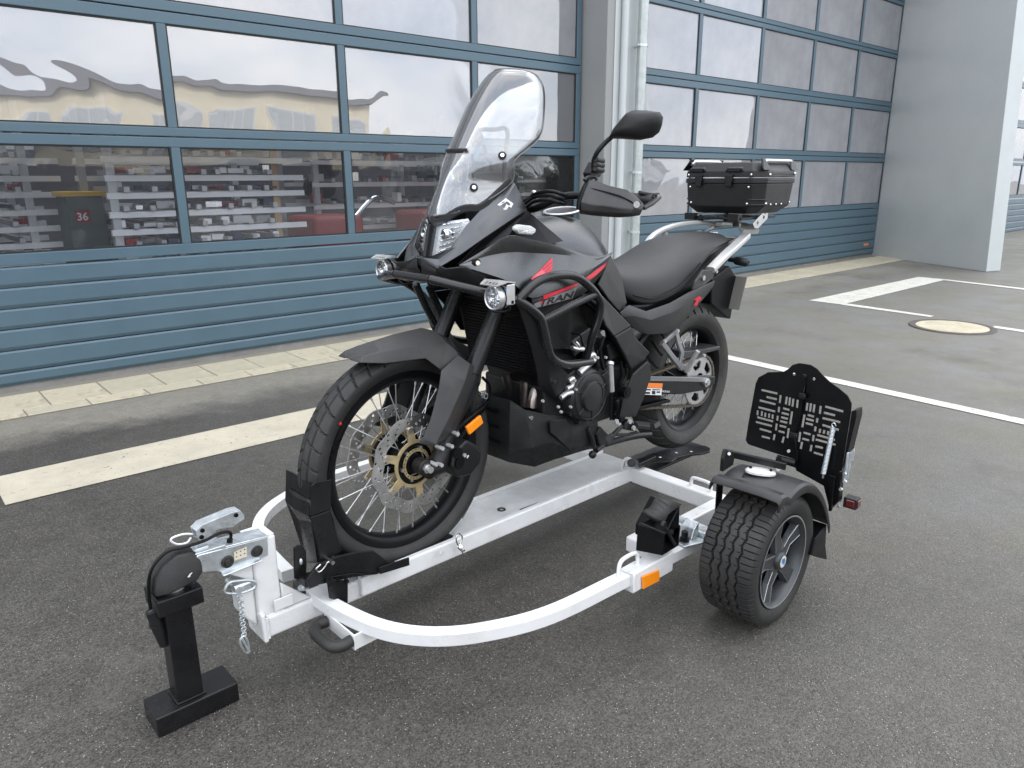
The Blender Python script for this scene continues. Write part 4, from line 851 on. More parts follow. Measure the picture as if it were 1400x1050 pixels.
b.tube(pts, .0021, 6); b.tube([s0, X((655, 478), .012), X((672, 470), .012), X((682, 488), .01)], .0022, 6, 3); b.tube([s1, X((596, 828), .02)], .003, 6); b.build('spring', 'zinc', lbd, 60)
b = MB(); b.cyl(X((300, 700), .01), X((420, 735), .01), .013, seg=16); b.cyl(X((310, 690), .025), X((315, 720), .025), .006, seg=8); b.build('hinge', 'steel_black', lbd)
b = MB(); b.bolt(X((310, 770), .02), (1, 0, .3), .008, .008, hexa=False); b.bolt(X((375, 652), .003), (1, 0, 0), .006, .004); b.build_each('rubber_buffer', 'galv', lbd)
# rail across mudguard top carrying the board
b = MB(); a, c = V('Z6', 500, 360, y=.715), V('Z6', 740, 432, y=.80); a2 = Vector((.10, .72, .50)); b.beam(V('Z6', 495, 362, z=.51), V('Z6', 720, 415, z=.51), .012, .022); b.prism([V('Z6', *p, y=.712) for p in ((492, 355), (525, 375), (520, 405), (482, 430), (485, 385))], (0, .012, 0)); b.build('board_rail', 'steel_black', mgN, 0, .002)
b = MB(); b.bolt(V('Z6', 517, 368, y=.728), (1, .5, .2), .006, .004); b.build('rail_screw', 'chrome', mgN)
# zinc latch and rear lamp
b = MB()
for pp in (((735, 690), (800, 635), (802, 660), (790, 720), (740, 740)), ((725, 745), (780, 700), (770, 780), (745, 800), (722, 860)), ((745, 800), (770, 770), (760, 830), (735, 860))): b.prism([X(p, -.01) for p in pp], (-.006, 0, 0))
b.tube([X((760, 660), -.004), X((750, 760), -.004), X((735, 850), -.004)], .005, 8); lt = b.build('board_latch', 'zinc', lbd, 0, .0015)
b = MB()
for p in ((740, 800), (742, 850), (700, 1010), (715, 900)): b.bolt(X(p, .0), (1, 0, 0), .006, .006)
b.build_each('latch_bolt', 'zinc', lt)
c = X((785, 985), -.05); b = MB(); b.box(c, (.036, .042, .036)); b.cyl(c+Vector((-.0, -.035, 0)), c+Vector((0, -.07, .0)), .012, seg=12); rl = b.build('rear_lamp', 'plastic', lbd, 0, .008, 3)
b = MB(); b.box(c+Vector((.0, .0230, -.0)), (.026, .005, .026)); b.build('lamp_lens', 'lens_red', rl, 0, .004, 2)
b = MB(); b.box(c+Vector((.0195, .002, 0)), (.005, .028, .024)); b.build('lamp_lens', 'lens_red', rl, 0, .003, 2)

# ================================================================== SUPPORT STAND
std = thing('support_stand', 'black steel support stand under the trailer coupling with flat box foot', 'stand', tuple(Tp(1.49, HO, 0)))
b = MB(); tbox(b, 1.385, 1.595, -.047+HO, .058+HO, .001, .058); ft = b.build('foot', 'steel_black', std, 0, .005, 3)
b = MB(); tbox(b, 1.468, 1.533, -.026+HO, .039+HO, .0585, .326); po = b.build('post', 'steel_black', std, 0, .005, 3)
b = MB(); tbox(b, 1.462, 1.537, -.030+HO, .043+HO, .0585, .0625); b.build('weld_bead', 'engine', po, 0, .002)
b = MB(); prof = [(-.045, .345), (.060, .345), (.060, .378), (-.045, .378)]
tbox(b, 1.443, 1.553, -.045+HO, .060+HO, .3265, .372); b.build('saddle_block', 'steel_black', std, 0, .004, 2)
# ================================================================== MOTORCYCLE
bike = thing('motorcycle', 'matt black adventure motorcycle with clear windscreen standing on the white trailer', 'motorcycle', (0, 0, .17))
FC, RC = Vector((.78, 0, .519)), Vector((-.78, 0, .482))
def quadgrid(mb, rows, mi=0): return mb.loft(rows, closed=False, mi=mi)
def both(fn):
    """build a left-hand part and its mirrored right-hand twin"""
    return fn(lambda p: Vector(p)), fn(mir)
def vmap(m, L): return [m(p) for p in L]

# ---------------------------------------------------------------- wheels
def tyre(c, prof_side, half, crown, rad, K, seg, period, groove, name, par, mname):
    prof = list(prof_side); n0 = len(prof)
    for k in range(K+1):
        y = -half+2*half*k/K; prof.append((y, crown(y)))
    prof += [(-y, r) for y, r in reversed(prof_side)]
    n = len(prof); vs = []; fs = []
    for i in range(seg):
        t = 2*math.pi*i/seg
        for k, (y, r) in enumerate(prof):
            if n0 <= k <= n0+K: r -= groove(t, y)
            vs.append(c+Vector((r*math.cos(t), y, r*math.sin(t))))
    for i in range(seg):
        j = (i+1) % seg
        for q in range(n-1): fs.append((i*n+q, i*n+q+1, j*n+q+1, j*n+q))
    b = MB(); b.add(vs, fs); return b.build(name, mname, par, 26)
def spokes(par, c, n, r0, r1, y0, y1, thick):
    b = MB(); a = Vector((0, y0, r0)); d = Vector((math.sin(.42)*r1, y1, math.cos(.42)*r1)); b.cyl(a, d, thick, seg=6); nd = (a-d).normalized(); b.cyl(d, d+nd*.016, thick*1.9, seg=6)
    b2 = MB(); b2.add([(-v[0], v[1], v[2]) for v in b.v], b.f)
    src = [b.build('spoke', 'alu', par), b2.build('spoke', 'alu', par)]
    k = 0
    for i in range(n):
        side = 1 if i % 2 else -1; s = src[(i//2) % 2]
        ang = 2*math.pi*(i//4)/(n/4)+(0 if (i//2) % 2 else .30)+(.17 if side > 0 else 0)
        M = Matrix.Translation(c) @ Matrix.Rotation(ang, 4, 'Y') @ (Matrix.Identity(4) if side > 0 else Matrix.Diagonal((1, -1, 1, 1)))
        if i in (0, 2): s = src[(i//2) % 2]; s.matrix_basis = M
        else: copyobj(s, par, M)
b = MB(); rp = [(.034, .2815), (.030, .2835), (.027, .275), (.024, .262), (.014, .253), (0, .250), (-.014, .253), (-.024, .262), (-.027, .275), (-.030, .2835), (-.034, .2815), (-.031, .268), (-.026, .256), (-.014, .246), (0, .243), (.014, .246), (.026, .256), (.031, .268)]
b.lathe(rp, FC, 'y', 96); fw = b.build('front_wheel', 'black', bike, 50)
def fgro(t, y):
    P = 38; f = (t*P/(2*math.pi)) ; a = abs(y)/.048
    g = (f+a*.55+(0.5 if y > 0 else 0)) % 1.
    d = .007 if g < .11 and a > .05 else 0
    g2 = (f-a*.25+(0.5 if y > 0 else 0)) % 1.
    if abs(a-.50) < .05 and g > .11: d = max(d, .005)
    if a < .04: d = max(d, .005)
    return d
tyre(FC, [(-.027, .272), (-.030, .281), (-.040, .292), (-.0465, .303), (-.0490, .314), (-.0485, .322)], .0475, lambda y: .349-.0235*(abs(y)/.0475)**2.5, .348, 40, 608, 22, fgro, 'tyre', fw, 'rubber')
b = MB(); b.cyl(FC+Vector((-.255, .0455, .17)), FC+Vector((-.255, .0462, .17)), .006, seg=14); 
dot = V('ZL', 237, 730, y=.044); b = MB(); b.cyl(dot-Vector((0, .002, 0)), dot+Vector((0, .0016, 0)), .0045, seg=14); b.build('balance_dot', 'red', fw)
spokes(fw, FC, 36, .036, .250, .040, .006, .0017)
b = MB(); b.lathe([(-.075, .0), (-.075, .03), (-.05, .032), (-.046, .044), (-.038, .044), (-.034, .026), (.034, .026), (.038, .044), (.046, .044), (.05, .032), (.075, .03), (.075, 0)], FC, 'y', 32, closed=False); b.build('hub', 'black', fw, 40)
def disc_plate(ro, ri, waves, amp, nh, hr):
    n = 144; out = [((ro+amp*math.sin(waves*2*math.pi*i/n))*math.cos(2*math.pi*i/n), (ro+amp*math.sin(waves*2*math.pi*i/n))*math.sin(2*math.pi*i/n)) for i in range(n)]
    holes = [[((ri+amp*.8*math.sin(waves*2*math.pi*i/n))*math.cos(2*math.pi*i/n), (ri+amp*.8*math.sin(waves*2*math.pi*i/n))*math.sin(2*math.pi*i/n)) for i in range(n)]]
    for k in range(nh):
        for j in range(3):
            a = 2*math.pi*(k+j*.27)/nh; r = ri+(ro-ri)*(.24+.27*j); holes.append(circ2(r*math.cos(a), r*math.sin(a), hr, 8))
    return fill2d(out, holes, .0045)
dv, df = disc_plate(.154, .116, 10, .0035, 20, .0050)
def carrier(ri, ro, arms):
    n = arms*12; out = []
    for i in range(n):
        a = 2*math.pi*i/n; ph = (i % 12)/12; k = 1 if ph < .10 or ph > .90 else 0; out.append(((ro if k else .076)*math.cos(a), (ro if k else .076)*math.sin(a)))
    return fill2d(out, [circ2(0, 0, ri, 40)], .005)
cv, cf = carrier(.066, .119, 6)
for s in (1, -1):
    M = Matrix.Translation(FC+Vector((0, s*.066, 0))) @ XZ @ Matrix.Rotation(.4, 4, 'Z')
    b = MB(); b.add(dv, df, 0, M); bd = b.build('brake_disc', 'disc', fw, 0)
    b = MB(); b.add(cv, cf, 0, Matrix.Translation(Vector((0, s*.003, 0))) @ M); b.build('disc_carrier', 'gold', bd, 0); b = MB(); b.lathe([(s*.055, .044), (s*.055, .068), (s*.067, .066), (s*.067, .044)], FC, 'y', 40); b.build('disc_flange', 'black', bd, 40)
    b = MB()
    for k in range(6): a = 2*math.pi*k/6+.4; c = FC+Vector((math.cos(a)*.111, s*.068, -math.sin(a)*.111)) if False else (M @ Vector((math.cos(2*math.pi*k/6)*.111, math.sin(2*math.pi*k/6)*.111, 0))); b.cyl(c-Vector((0, .006, 0)), c+Vector((0, .007, 0)), .009, seg=14)
    for k in range(6): c = M @ Vector((math.cos(2*math.pi*k/6+.5)*.052, math.sin(2*math.pi*k/6+.5)*.052, 0)); b.cyl(c-Vector((0, .002, 0)), c+Vector((0, .009, 0)), .006, seg=6)
    b.build_each('disc_bobbin', 'disc', bd, 40)
b = MB(); vs, fs = fill2d(circ2(0, 0, .05, 40), [circ2(0, 0, .040, 40)]+[circ2(.0455*math.cos(a), .0455*math.sin(a), .0028, 6) for a in [2*math.pi*k/24 for k in range(24)]], .003); b.add(vs, fs, 0, Matrix.Translation(FC+Vector((0, .074, 0))) @ XZ); b.build('sensor_ring', 'gold', fw, 0)
# rear
b = MB(); sc_ = .243/.2835; rp2 = [(y*1.75, r*sc_) for y, r in rp]; b.lathe(rp2, RC, 'y', 90); rw = b.build('rear_wheel', 'black', bike, 50)
def rgro(t, y):
    P = 32; f = t*P/(2*math.pi); a = abs(y)/.07; g = (f+a*.9+(0.5 if y > 0 else 0)) % 1.
    return .010 if g < .17 and .12 < a < .98 else 0
tyre(RC, [(-.054, .236), (-.058, .244), (-.068, .256), (-.0745, .272), (-.076, .288), (-.0735, .297)], .0715, lambda y: .333-.034*(abs(y)/.0715)**2.2, .333, 40, 576, 26, rgro, 'tyre', rw, 'rubber_dusty')
spokes(rw, RC, 36, .05, .212, .05, .012, .0019)
b = MB(); b.lathe([(-.09, 0), (-.09, .05), (-.06, .055), (-.05, .04), (.05, .04), (.055, .06), (.085, .06), (.085, 0)], RC, 'y', 32, closed=False); b.build('hub', 'black', rw, 40)
n = 90; out = [((.1155 if (i % 2) else .108)*math.cos(2*math.pi*i/n), (.1155 if (i % 2) else .108)*math.sin(2*math.pi*i/n)) for i in range(n)]
hol = []
for k in range(5):
    a = 2*math.pi*k/5; hol.append([((r_)*math.cos(a+d_), (r_)*math.sin(a+d_)) for r_, d_ in ((.060, -.30), (.090, -.38), (.095, -.2), (.095, .2), (.090, .38), (.060, .30))])
vs, fs = fill2d(out, hol+[circ2(0, 0, .035, 24)], .006); b = MB(); b.add(vs, fs, 0, Matrix.Translation(RC+Vector((0, .098, 0))) @ XZ); b.build('sprocket', 'alu', rw, 0)
b = MB(); b.cyl(RC+Vector((0, .09, 0)), RC+Vector((0, .15, 0)), .014, seg=6); b.cyl(RC+Vector((0, .09, 0)), RC+Vector((0, .142, 0)), .021, seg=20); b.build('axle_nut', 'alu', rw)
vs, fs = fill2d(circ2(0, 0, .128, 60), [circ2(0, 0, .08, 40)], .005); b = MB(); b.add(vs, fs, 0, Matrix.Translation(RC+Vector((0, -.095, 0))) @ XZ); b.build('brake_disc', 'disc', rw, 0)

# ---------------------------------------------------------------- fork, guards, front mudguard, calipers
top_f, bot_f = Vector((.405, .105, 1.06)), Vector((.725, .105, .505))
def fork(m):
    d = (bot_f-top_f)
    b = MB(); b.tube(vmap(m, [top_f, top_f+d*.52]), .0265, 20); f = b.build('fork_leg', 'fork_black', bike, 60)
    b = MB(); b.tube(vmap(m, [top_f+d*.50, bot_f+d*.0]), .021, 20); b.build('fork_tube', 'engine', f, 60)
    b = MB(); a = Vector((FC.x, .105, FC.z)); b.tube(vmap(m, [bot_f-d*.10, bot_f, Vector((.765, .105, .507))]), [.028, .032, .034], 16); b.tube(vmap(m, [Vector((FC.x, .082, FC.z)), Vector((FC.x, .124, FC.z))]), .026, 20); b.build('fork_foot', 'engine', f, 50, .003)
    b = MB(); b.tube(vmap(m, [Vector((FC.x, .11, FC.z)), Vector((FC.x, .146, FC.z))]), .0105, 16); b.tube(vmap(m, [Vector((FC.x, .118, FC.z)), Vector((FC.x, .132, FC.z))]), .015, 6); b.build('axle_end', 'alu', f, 40)
    b = MB(); cc = top_f+d*.075; b.tube(vmap(m, [cc-d*.03, cc+d*.03]), .034, 18); b.build('lower_clamp', 'black', f, 40)
    return f
FK = both(fork)
b = MB(); d = (bot_f-top_f); c = top_f+d*.075; b.box((c.x-.03, 0, c.z), (.11, .26, .045), Matrix.Rotation(R(28), 3, 'Y')); b.box((.385, 0, 1.17), (.10, .24, .035), Matrix.Rotation(R(28), 3, 'Y')); b.build('triple_clamp', 'black', bike, 0, .01)
G = lambda a, b_, y: V('ZL', a, b_, y=y)
def guard(m):
    rows = [[G(1080, 237, .105), G(1165, 298, .128), G(1248, 378, .098)], [G(960, 352, .112), G(1130, 420, .140), G(1240, 440, .100)], [G(945, 470, .115), G(1090, 520, .142), G(1190, 540, .105)], [G(885, 700, .118), G(1010, 700, .142), G(1110, 700, .11)], [G(830, 830, .12), G(925, 875, .140), G(1052, 795, .115)], [G(800, 870, .115), G(890, 895, .132), G(985, 850, .11)]]
    b = MB(); quadgrid(b, [vmap(m, r) for r in rows]); return b.build('fork_guard', 'plastic_grey', bike, 12, .002, solid=.006, off=0)
GD = both(guard)
def fend():
    # rows run front to back: middle, crease, edge
    mid = [(305, 268, 0), (365, 228, 0), (480, 152, 0), (620, 97, 0), (820, 50, 0), (920, 75, 0), (1010, 128, .0)]
    cre = [(307, 272, .012), (400, 252, .045), (520, 222, .055), (640, 205, .060), (840, 165, .062), (1000, 160, .066), (1060, 200, .07)]
    edg = [(310, 276, .014), (385, 298, .056), (560, 300, .068), (700, 282, .074), (845, 264, .078), (960, 352, .095), (1085, 240, .10)]
    b = MB(); rows = []
    for a, c, e in zip(mid, cre, edg):
        M_, C_, E_ = G(*a), G(*c), G(*e); rows.append([mir(E_), mir(C_), M_, C_, E_])
    quadgrid(b, rows); return b.build('front_mudguard', 'plastic_grey', bike, 14, .002, solid=.004, off=1)
fend()
def caliper(m):
    b = MB(); cc = V('ZL', 1080, 930, y=.075)
    b.prism(vmap(m, [V('ZL', *p, y=.075) for p in ((960, 900), (1050, 810), (1120, 850), (1160, 900), (1150, 980), (1080, 1060), (980, 1080), (940, 1000))]), m(Vector((0, .066, 0)))-m(Vector((0, 0, 0)))); c = b.build('brake_caliper', 'engine', bike, 0, .008, 3)
    b = MB()
    for p in ((1080, 805), (1040, 895), (972, 910), (925, 1025), (965, 1030), (1130, 958)): q = V('ZL', *p, y=.145); b.tube(vmap(m, [q-Vector((0, .03, 0)), q+Vector((0, .003, 0))]), .0062, 6)
    b.tube(vmap(m, [V('ZL', 1110, 945, y=.125), V('ZL', 1150, 970, y=.135)]), .010, 10); b.build_each('caliper_bolt', 'bolt', c)
    b = MB()
    for p in ((1075, 940), (1090, 1010)): q = V('ZL', *p, y=.141); b.tube(vmap(m, [q, q+Vector((0, .006, 0))]), .018, 18)
    b.build_each('piston', 'black', c, 40); return c
both(caliper)
b = MB(); b.prism([V('ZL', *p, y=.135) for p in ((1128, 752), (1232, 665), (1252, 722), (1152, 808))], (0, .010, 0)); rf = b.build('fork_reflector', 'orange', bike, 0, .003, 2); tag(rf, 'orange fork reflector')
b = MB(); b.tube([V('ZL', *p, y=y) for p, y in (((1215, 380), .09), ((1225, 480), .12), ((1190, 620), .13), ((1180, 680), .12))], .0028, 6, 5); b.tube([V('ZL', *p, y=y) for p, y in (((1300, 560), .05), ((1240, 620), .10), ((1150, 700), .125), ((1090, 760), .12))], .005, 8, 5); b.tube([V('ZL', *p, y=y) for p, y in (((1260, 400), .05), ((1310, 470), .03), ((1290, 600), .03), ((1200, 700), .09), ((1100, 830), .10))], .005, 8, 5); b.build_each('brake_hose', 'black', bike)

# ---------------------------------------------------------------- front cowl, headlight, screen
Q2 = lambda a, b_, y: V('Z2', a, b_, y=y)
def cowl(m):
    P = dict(a=Q2(383, 462, .125), b=Q2(442, 570, .152), d=Q2(278, 682, .150), e=Q2(190, 745, .128), f=Q2(112, 792, .085), g=Q2(46, 755, .012),
             a1=Q2(398, 475, .135), i=Q2(285, 553, .105), j=Q2(218, 628, .108), k=Q2(152, 722, .085), l=Q2(76, 752, .022), c=Q2(345, 560, .138), c2=Q2(255, 640, .128), c3=Q2(175, 715, .108), c4=Q2(105, 760, .06), r=Q2(300, 520, .10))
    K = list(P); vs = [m(P[k]) for k in K]; ix = {k: i for i, k in enumerate(K)}
    F = ['a a1 c i', 'a1 b c', 'c b d c2', 'i c c2 j', 'c2 d e c3', 'j c2 c3 k', 'c3 e f c4', 'k c3 c4 l', 'c4 f g', 'l c4 g', 'r a i']
    b = MB(); b.add(vs, [tuple(ix[q] for q in f.split()) for f in F]); return b.build('front_cowl', 'paint', bike, 14, .002, solid=.006, off=0)
CW = both(cowl)
# cowl badge (angular emblem)
def on_pts(zone, pts, y, th=.0008): return [V(zone, *p, y=y) for p in pts]
b = MB(); Y0 = .1375
import itertools
ob = [(335, 552), (365, 530), (388, 548), (380, 565), (368, 556), (360, 562), (372, 572), (362, 582), (352, 580)]
def badge_y(p): return .1375+.001*(p[1]-552)/6 if False else .1425
outer = [(332, 555), (363, 530), (389, 549), (381, 566), (372, 560), (366, 570), (355, 582)]
inner = [(343, 557), (364, 540), (378, 551), (372, 557), (362, 550), (358, 562), (352, 570)]
pA = onto(CW[0], 'Z2', outer, .0045); pI = onto(CW[0], 'Z2', inner, .0045)
for i in range(len(outer)): j = (i+1) % len(outer); b.add([pA[i], pA[j], pI[j], pI[i]], [(0, 1, 2, 3)])
b.build('badge', 'decal_white', CW[0], 0)
# nose bridge between the halves, below and above the lamp
b = MB(); l, g_ = Q2(76, 752, .022), Q2(46, 755, .012); f = Q2(112, 792, .085); e = Q2(190, 745, .128)
b.add([l, g_, f, mir(f), mir(g_), mir(l)], [(0, 1, 4, 5), (1, 2, 3, 4)]); b.build('nose_chin', 'paint', bike, 0, .002, solid=.006, off=0)
def lowcowl(m):
    H = lambda a, b_, y: V('ZF', a, b_, y=y)
    rows = [[H(440, 200, .01), H(575, 245, .075), H(640, 275, .12), H(745, 262, .165), H(800, 258, .175)], [H(445, 270, .01), H(560, 300, .07), H(680, 330, .12), H(830, 340, .17), H(990, 372, .20)], [H(450, 330, .0), H(560, 350, .06), H(720, 385, .11), H(860, 425, .15), H(960, 460, .18)]]
    b = MB(); quadgrid(b, [vmap(m, r) for r in rows]); return b.build('lower_cowl', 'plastic', bike, 20, .002, solid=.005, off=0)
both(lowcowl)
def inner_tri(m):
    rows = [V('Z2', 442, 572, y=.146), V('ZK', 950, 247, y=.160), V('ZK', 860, 268, y=.168), V('ZK', 575, 212, y=.165), V('ZK', 400, 300, y=.145), V('ZK', 240, 405, y=.13), V('Z2', 278, 684, y=.142)]
    b = MB(); b.prism(vmap(m, rows), m(Vector((0, -.006, 0)))-m(Vector((0, 0, 0)))); return b.build('cowl_inner_panel', 'black', bike, 0)
both(inner_tri)
def indicator(m):
    b = MB(); c = V('ZK', 668, 166, y=.185); s = .0
    oc = [(595, 150), (620, 132), (705, 142), (738, 162), (738, 185), (712, 205), (625, 198), (597, 175)]
    b.prism(vmap(m, [V('ZK', *p, y=.180) for p in oc]), m(Vector((0, .018, 0)))-m(Vector((0, 0, 0)))); i_ = b.build('indicator', 'lens_white', bike, 0, .006, 3)
    b = MB(); b.prism(vmap(m, [V('ZK', *p, y=.1985) for p in ((630, 165), (690, 170), (715, 180), (690, 188), (640, 182))]), m(Vector((0, .0012, 0)))-m(Vector((0, 0, 0)))); b.build('indicator_core', 'reflector', i_, 0, .001)
    b = MB(); b.tube(vmap(m, [c+Vector((0, -.02, 0)), c+Vector((0, -.06, 0))]), .013, 12); b.build('indicator_stem', 'black', i_); return i_
both(indicator)
# headlight : reflector bowl, two projector cells, clear cover
hc = [Q2(62, 640, 0), Q2(100, 618, .02), Q2(205, 606, .10), Q2(217, 640, .108), Q2(152, 720, .083), Q2(80, 748, .02), Q2(50, 742, 0)]
b = MB()
left = [Q2(98, 620, .022), Q2(205, 606, .100), Q2(218, 632, .108), Q2(152, 718, .083), Q2(78, 748, .022)]
back = [p+Vector((-.020, -.004 if p.y > .03 else 0, 0)) for p in left]
b.add(back+[mir(p) for p in back], [(0, 1, 2, 3, 4), (9, 8, 7, 6, 5), (0, 4, 9, 5)]); hl = b.build('headlight', 'lens_white', bike, 0, solid=.004)
b = MB(); b.add(left+[mir(p) for p in left], [(0, 1, 2, 3, 4), (9, 8, 7, 6, 5), (0, 4, 9, 5)]); b.build('lamp_cover', 'lens', hl, 0, recalc=True)
b = MB()
for s in (1, -1):
    for f0, f1 in ((.12, .88), ):
        for k in range(6):
            t = (k+.5)/6; a = left[0].lerp(left[4], t); c = left[1].lerp(left[3], t); p0, p1 = a.lerp(c, .16)+Vector((-.012, 0, 0)), a.lerp(c, .86)+Vector((-.014, -.004, 0)); 
            if s < 0: p0, p1 = mir(p0), mir(p1)
            b.beam(p0, p1, .006, .004)
b.build_each('lamp_fin', 'reflector', hl, 0, .001)
b = MB(); 
for s in (1, -1): 
    c = left[0].lerp(left[3], .42)+Vector((-.01, 0, -.004)); c = Vector((c.x, s*c.y, c.z)); b.lathe([(0, .0), (.004, .012), (0, .017), (-.02, .019)], c, 'x', 18, closed=False)
b.build_each('projector', 'chrome', hl, 50)
b = MB(); b.prism([Q2(66, 632, 0.), Q2(76, 628, .006), Q2(60, 748, .006), Q2(50, 746, 0)], (-.05, 0, 0)); b.prism([mir(p) for p in (Q2(66, 632, 0.), Q2(76, 628, .006), Q2(60, 748, .006), Q2(50, 746, 0))], (-.05, 0, 0)); b.build('lamp_divider', 'plastic', hl, 0)
# screen base trim
trim = [(80, 602, .0), (108, 618, .02), (185, 575, .07), (225, 565, .09), (270, 562, .105), (330, 512, .115), (380, 466, .125)]
b = MB()
for s in (1, -1): b.sweep([Vector((p.x, s*p.y, p.z)) for p in catmull([Q2(*t) for t in trim], 3)], rprof(.012, .024, .004), up=(0, 0, 1))
b.build('screen_trim', 'plastic', bike, 18)
def screen():
    cc = [(88, 600), (105, 545), (128, 475), (155, 400), (200, 290), (250, 180), (292, 105), (325, 58), (345, 40)]
    ee = [(185, 577, .075), (300, 532, .115), (390, 462, .132), (398, 385, .152), (490, 302, .175), (511, 205, .172), (510, 115, .148), (480, 62, .115), (425, 40, .07)]
    c3 = catmull([Q2(*p, 0.) for p in cc], 4); e3 = catmull([Q2(*p) for p in ee], 4)
    rows = []
    for C_, E_ in zip(c3, e3):
        r = []
        for k in range(-10, 11):
            t = k/10; a = abs(t); w = a**2.1*.8+a*.2
            # raised centre ridge: a soft step near 40 % of the half width
            st = .010*(1/(1+math.exp((a-.48)*16)))
            r.append(Vector((C_.x+(E_.x-C_.x)*w+st, E_.y*t, C_.z+(E_.z-C_.z)*w)))
        rows.append(r)
    b = MB(); b.loft(rows, closed=False); o = b.build('windscreen', 'screen', bike, 180, solid=.004)
    edge = [r[0] for r in rows]+[p for p in rows[-1]]+[r[-1] for r in reversed(rows)]
    b = MB(); b.tube(edge, .0012, 6); b.build('screen_edge', mat('screen_edge', (.22, .23, .23), .25, 0) and 'screen_edge', o)
    # vent slot and fasteners
    b = MB(); b.sweep([rows[14][k]+Vector((.006, 0, 0)) for k in range(7, 14)], rprof(.004, .010, .0015), up=(0, 0, 1)); b.build('vent_slot', 'plastic', o)
    def near_pix(a, c):
        t_ = Vector((560+a*.36188, 80+c*.36188)); best = None
        for i in range(1, len(rows)-1):
            for k in range(11, 20):
                d_ = rows[i][k]-CO; z_ = d_.dot(FW); e_ = (Vector((700+FPX*d_.dot(RT)/z_, 525-FPX*d_.dot(UP)/z_))-t_).length
                if best is None or e_ < best[0]: best = (e_, i, k)
        return best[1:]
    pq = [near_pix(335, 365), near_pix(255, 488)]; pq += [(i, 20-k) for i, k in pq]
    for i, k in pq:
        p = rows[i][k]; nrm = (rows[i+1][k]-rows[i-1][k]).cross(rows[i][k+1]-rows[i][k-1]).normalized(); nrm = nrm if nrm.x > 0 else -nrm
        b = MB(); b.cyl(p-nrm*.006, p+nrm*.003, .0125, seg=18); w = b.build('grommet', 'black', o); b = MB(); b.cyl(p, p+nrm*.0065, .0068, .006, 14); b.build('screw', 'chrome', o)
    vs, fs = text2d('GIVI', .016, 0, .0004); return o, rows
SCR, srow = screen()
# instrument bracket behind the screen
b = MB(); b.box((.38, 0, 1.33), (.03, .19, .10), Matrix.Rotation(R(-25), 3, 'Y')); b.box((.40, 0, 1.25), (.10, .12, .05)); b.build('instrument_panel', 'plastic', bike, 0, .01, 3)
b = MB(); b.tube([(.43, -.09, 1.25), (.41, -.09, 1.42), (.38, -.07, 1.50), (.37, 0, 1.505), (.38, .07, 1.50), (.41, .09, 1.42), (.43, .09, 1.25)], .007, 8, 4); b.build('screen_bracket', 'black', bike)

# ---------------------------------------------------------------- tank, shrouds, decals
def sring(x, pts): L = [Vector((x, y, z)) for y, z in pts]; return [mir(p) for p in reversed(L)]+[p for p in L if p.y > 0]
tk = [(.30, [(0, 1.205), (.05, 1.202), (.09, 1.192), (.125, 1.165), (.14, 1.10), (.12, .98)]),
      (.20, [(0, 1.228), (.055, 1.225), (.10, 1.205), (.145, 1.165), (.155, 1.10), (.13, .98)]),
      (.10, [(0, 1.236), (.058, 1.233), (.105, 1.198), (.158, 1.145), (.165, 1.08), (.14, .97)]),
      (.02, [(0, 1.230), (.058, 1.224), (.105, 1.180), (.160, 1.120), (.168, 1.06), (.145, .96)]),
      (-.04, [(0, 1.212), (.055, 1.200), (.098, 1.158), (.150, 1.095), (.160, 1.03), (.145, .94)]),
      (-.10, [(0, 1.170), (.05, 1.155), (.088, 1.115), (.128, 1.045), (.140, .99), (.135, .92)]),
      (-.16, [(0, 1.105), (.045, 1.09), (.075, 1.06), (.105, 1.01), (.118, .96), (.12, .90)])]
b = MB(); b.loft([sring(x, p) for x, p in tk], closed=True); tank = b.build('fuel_tank', 'paint', bike, 60, sub=2)
b = MB(); b.lathe([(0, .0), (.0, .066), (.004, .068), (.008, .064), (.0085, .050), (.005, .046), (.006, .0)], Vector((.045, 0, 1.236)), 'z', 40, closed=False); fcap = b.build('filler_cap', 'paint', tank, 40); CAPM = Matrix.Translation((.045, 0, 1.240)) @ Matrix.Rotation(R(9), 4, 'Y') @ Matrix.Rotation(R(-3), 4, 'X') @ Matrix.Translation((-.045, 0, -1.236)); fcap.data.transform(CAPM)
b = MB(); b.lathe([(.0075, .054), (.0095, .058), (.0095, .065), (.0070, .067)], Vector((.045, 0, 1.236)), 'z', 40); b.build('cap_ring', 'alu', tank, 60).data.transform(CAPM)
K_ = lambda a, b_, y: V('ZK', a, b_, y=y)
def shroud(m):
    T = [(238, 415, .150), (400, 312, .178), (575, 210, .209), (720, 235, .217), (860, 266, .214), (980, 300, .202), (1100, 342, .184), (1200, 352, .166), (1285, 326, .146)]
    C = [(240, 416, .152), (420, 355, .182), (590, 325, .200), (720, 330, .207), (850, 335, .207), (960, 345, .203), (1080, 360, .192), (1180, 380, .172), (1283, 330, .148)]
    B = [(242, 418, .153), (420, 472, .212), (560, 520, .240), (650, 575, .252), (735, 640, .256), (880, 590, .250), (1040, 530, .226), (1130, 472, .198), (1270, 345, .152)]
    rows = [[K_(*p) for p in L] for L in (T, C, B)]
    rows = [rows[0], [a.lerp(c, .5)+Vector((0, .001, 0)) for a, c in zip(rows[0], rows[1])], rows[1], [a.lerp(c, .5)+Vector((0, .004, 0)) for a, c in zip(rows[1], rows[2])], rows[2]]
    b = MB(); quadgrid(b, [vmap(m, catmull(r, 3)) for r in rows]); return b.build('side_shroud', 'paint', bike, 28, .0015, solid=.005, off=0)
SH = both(shroud)
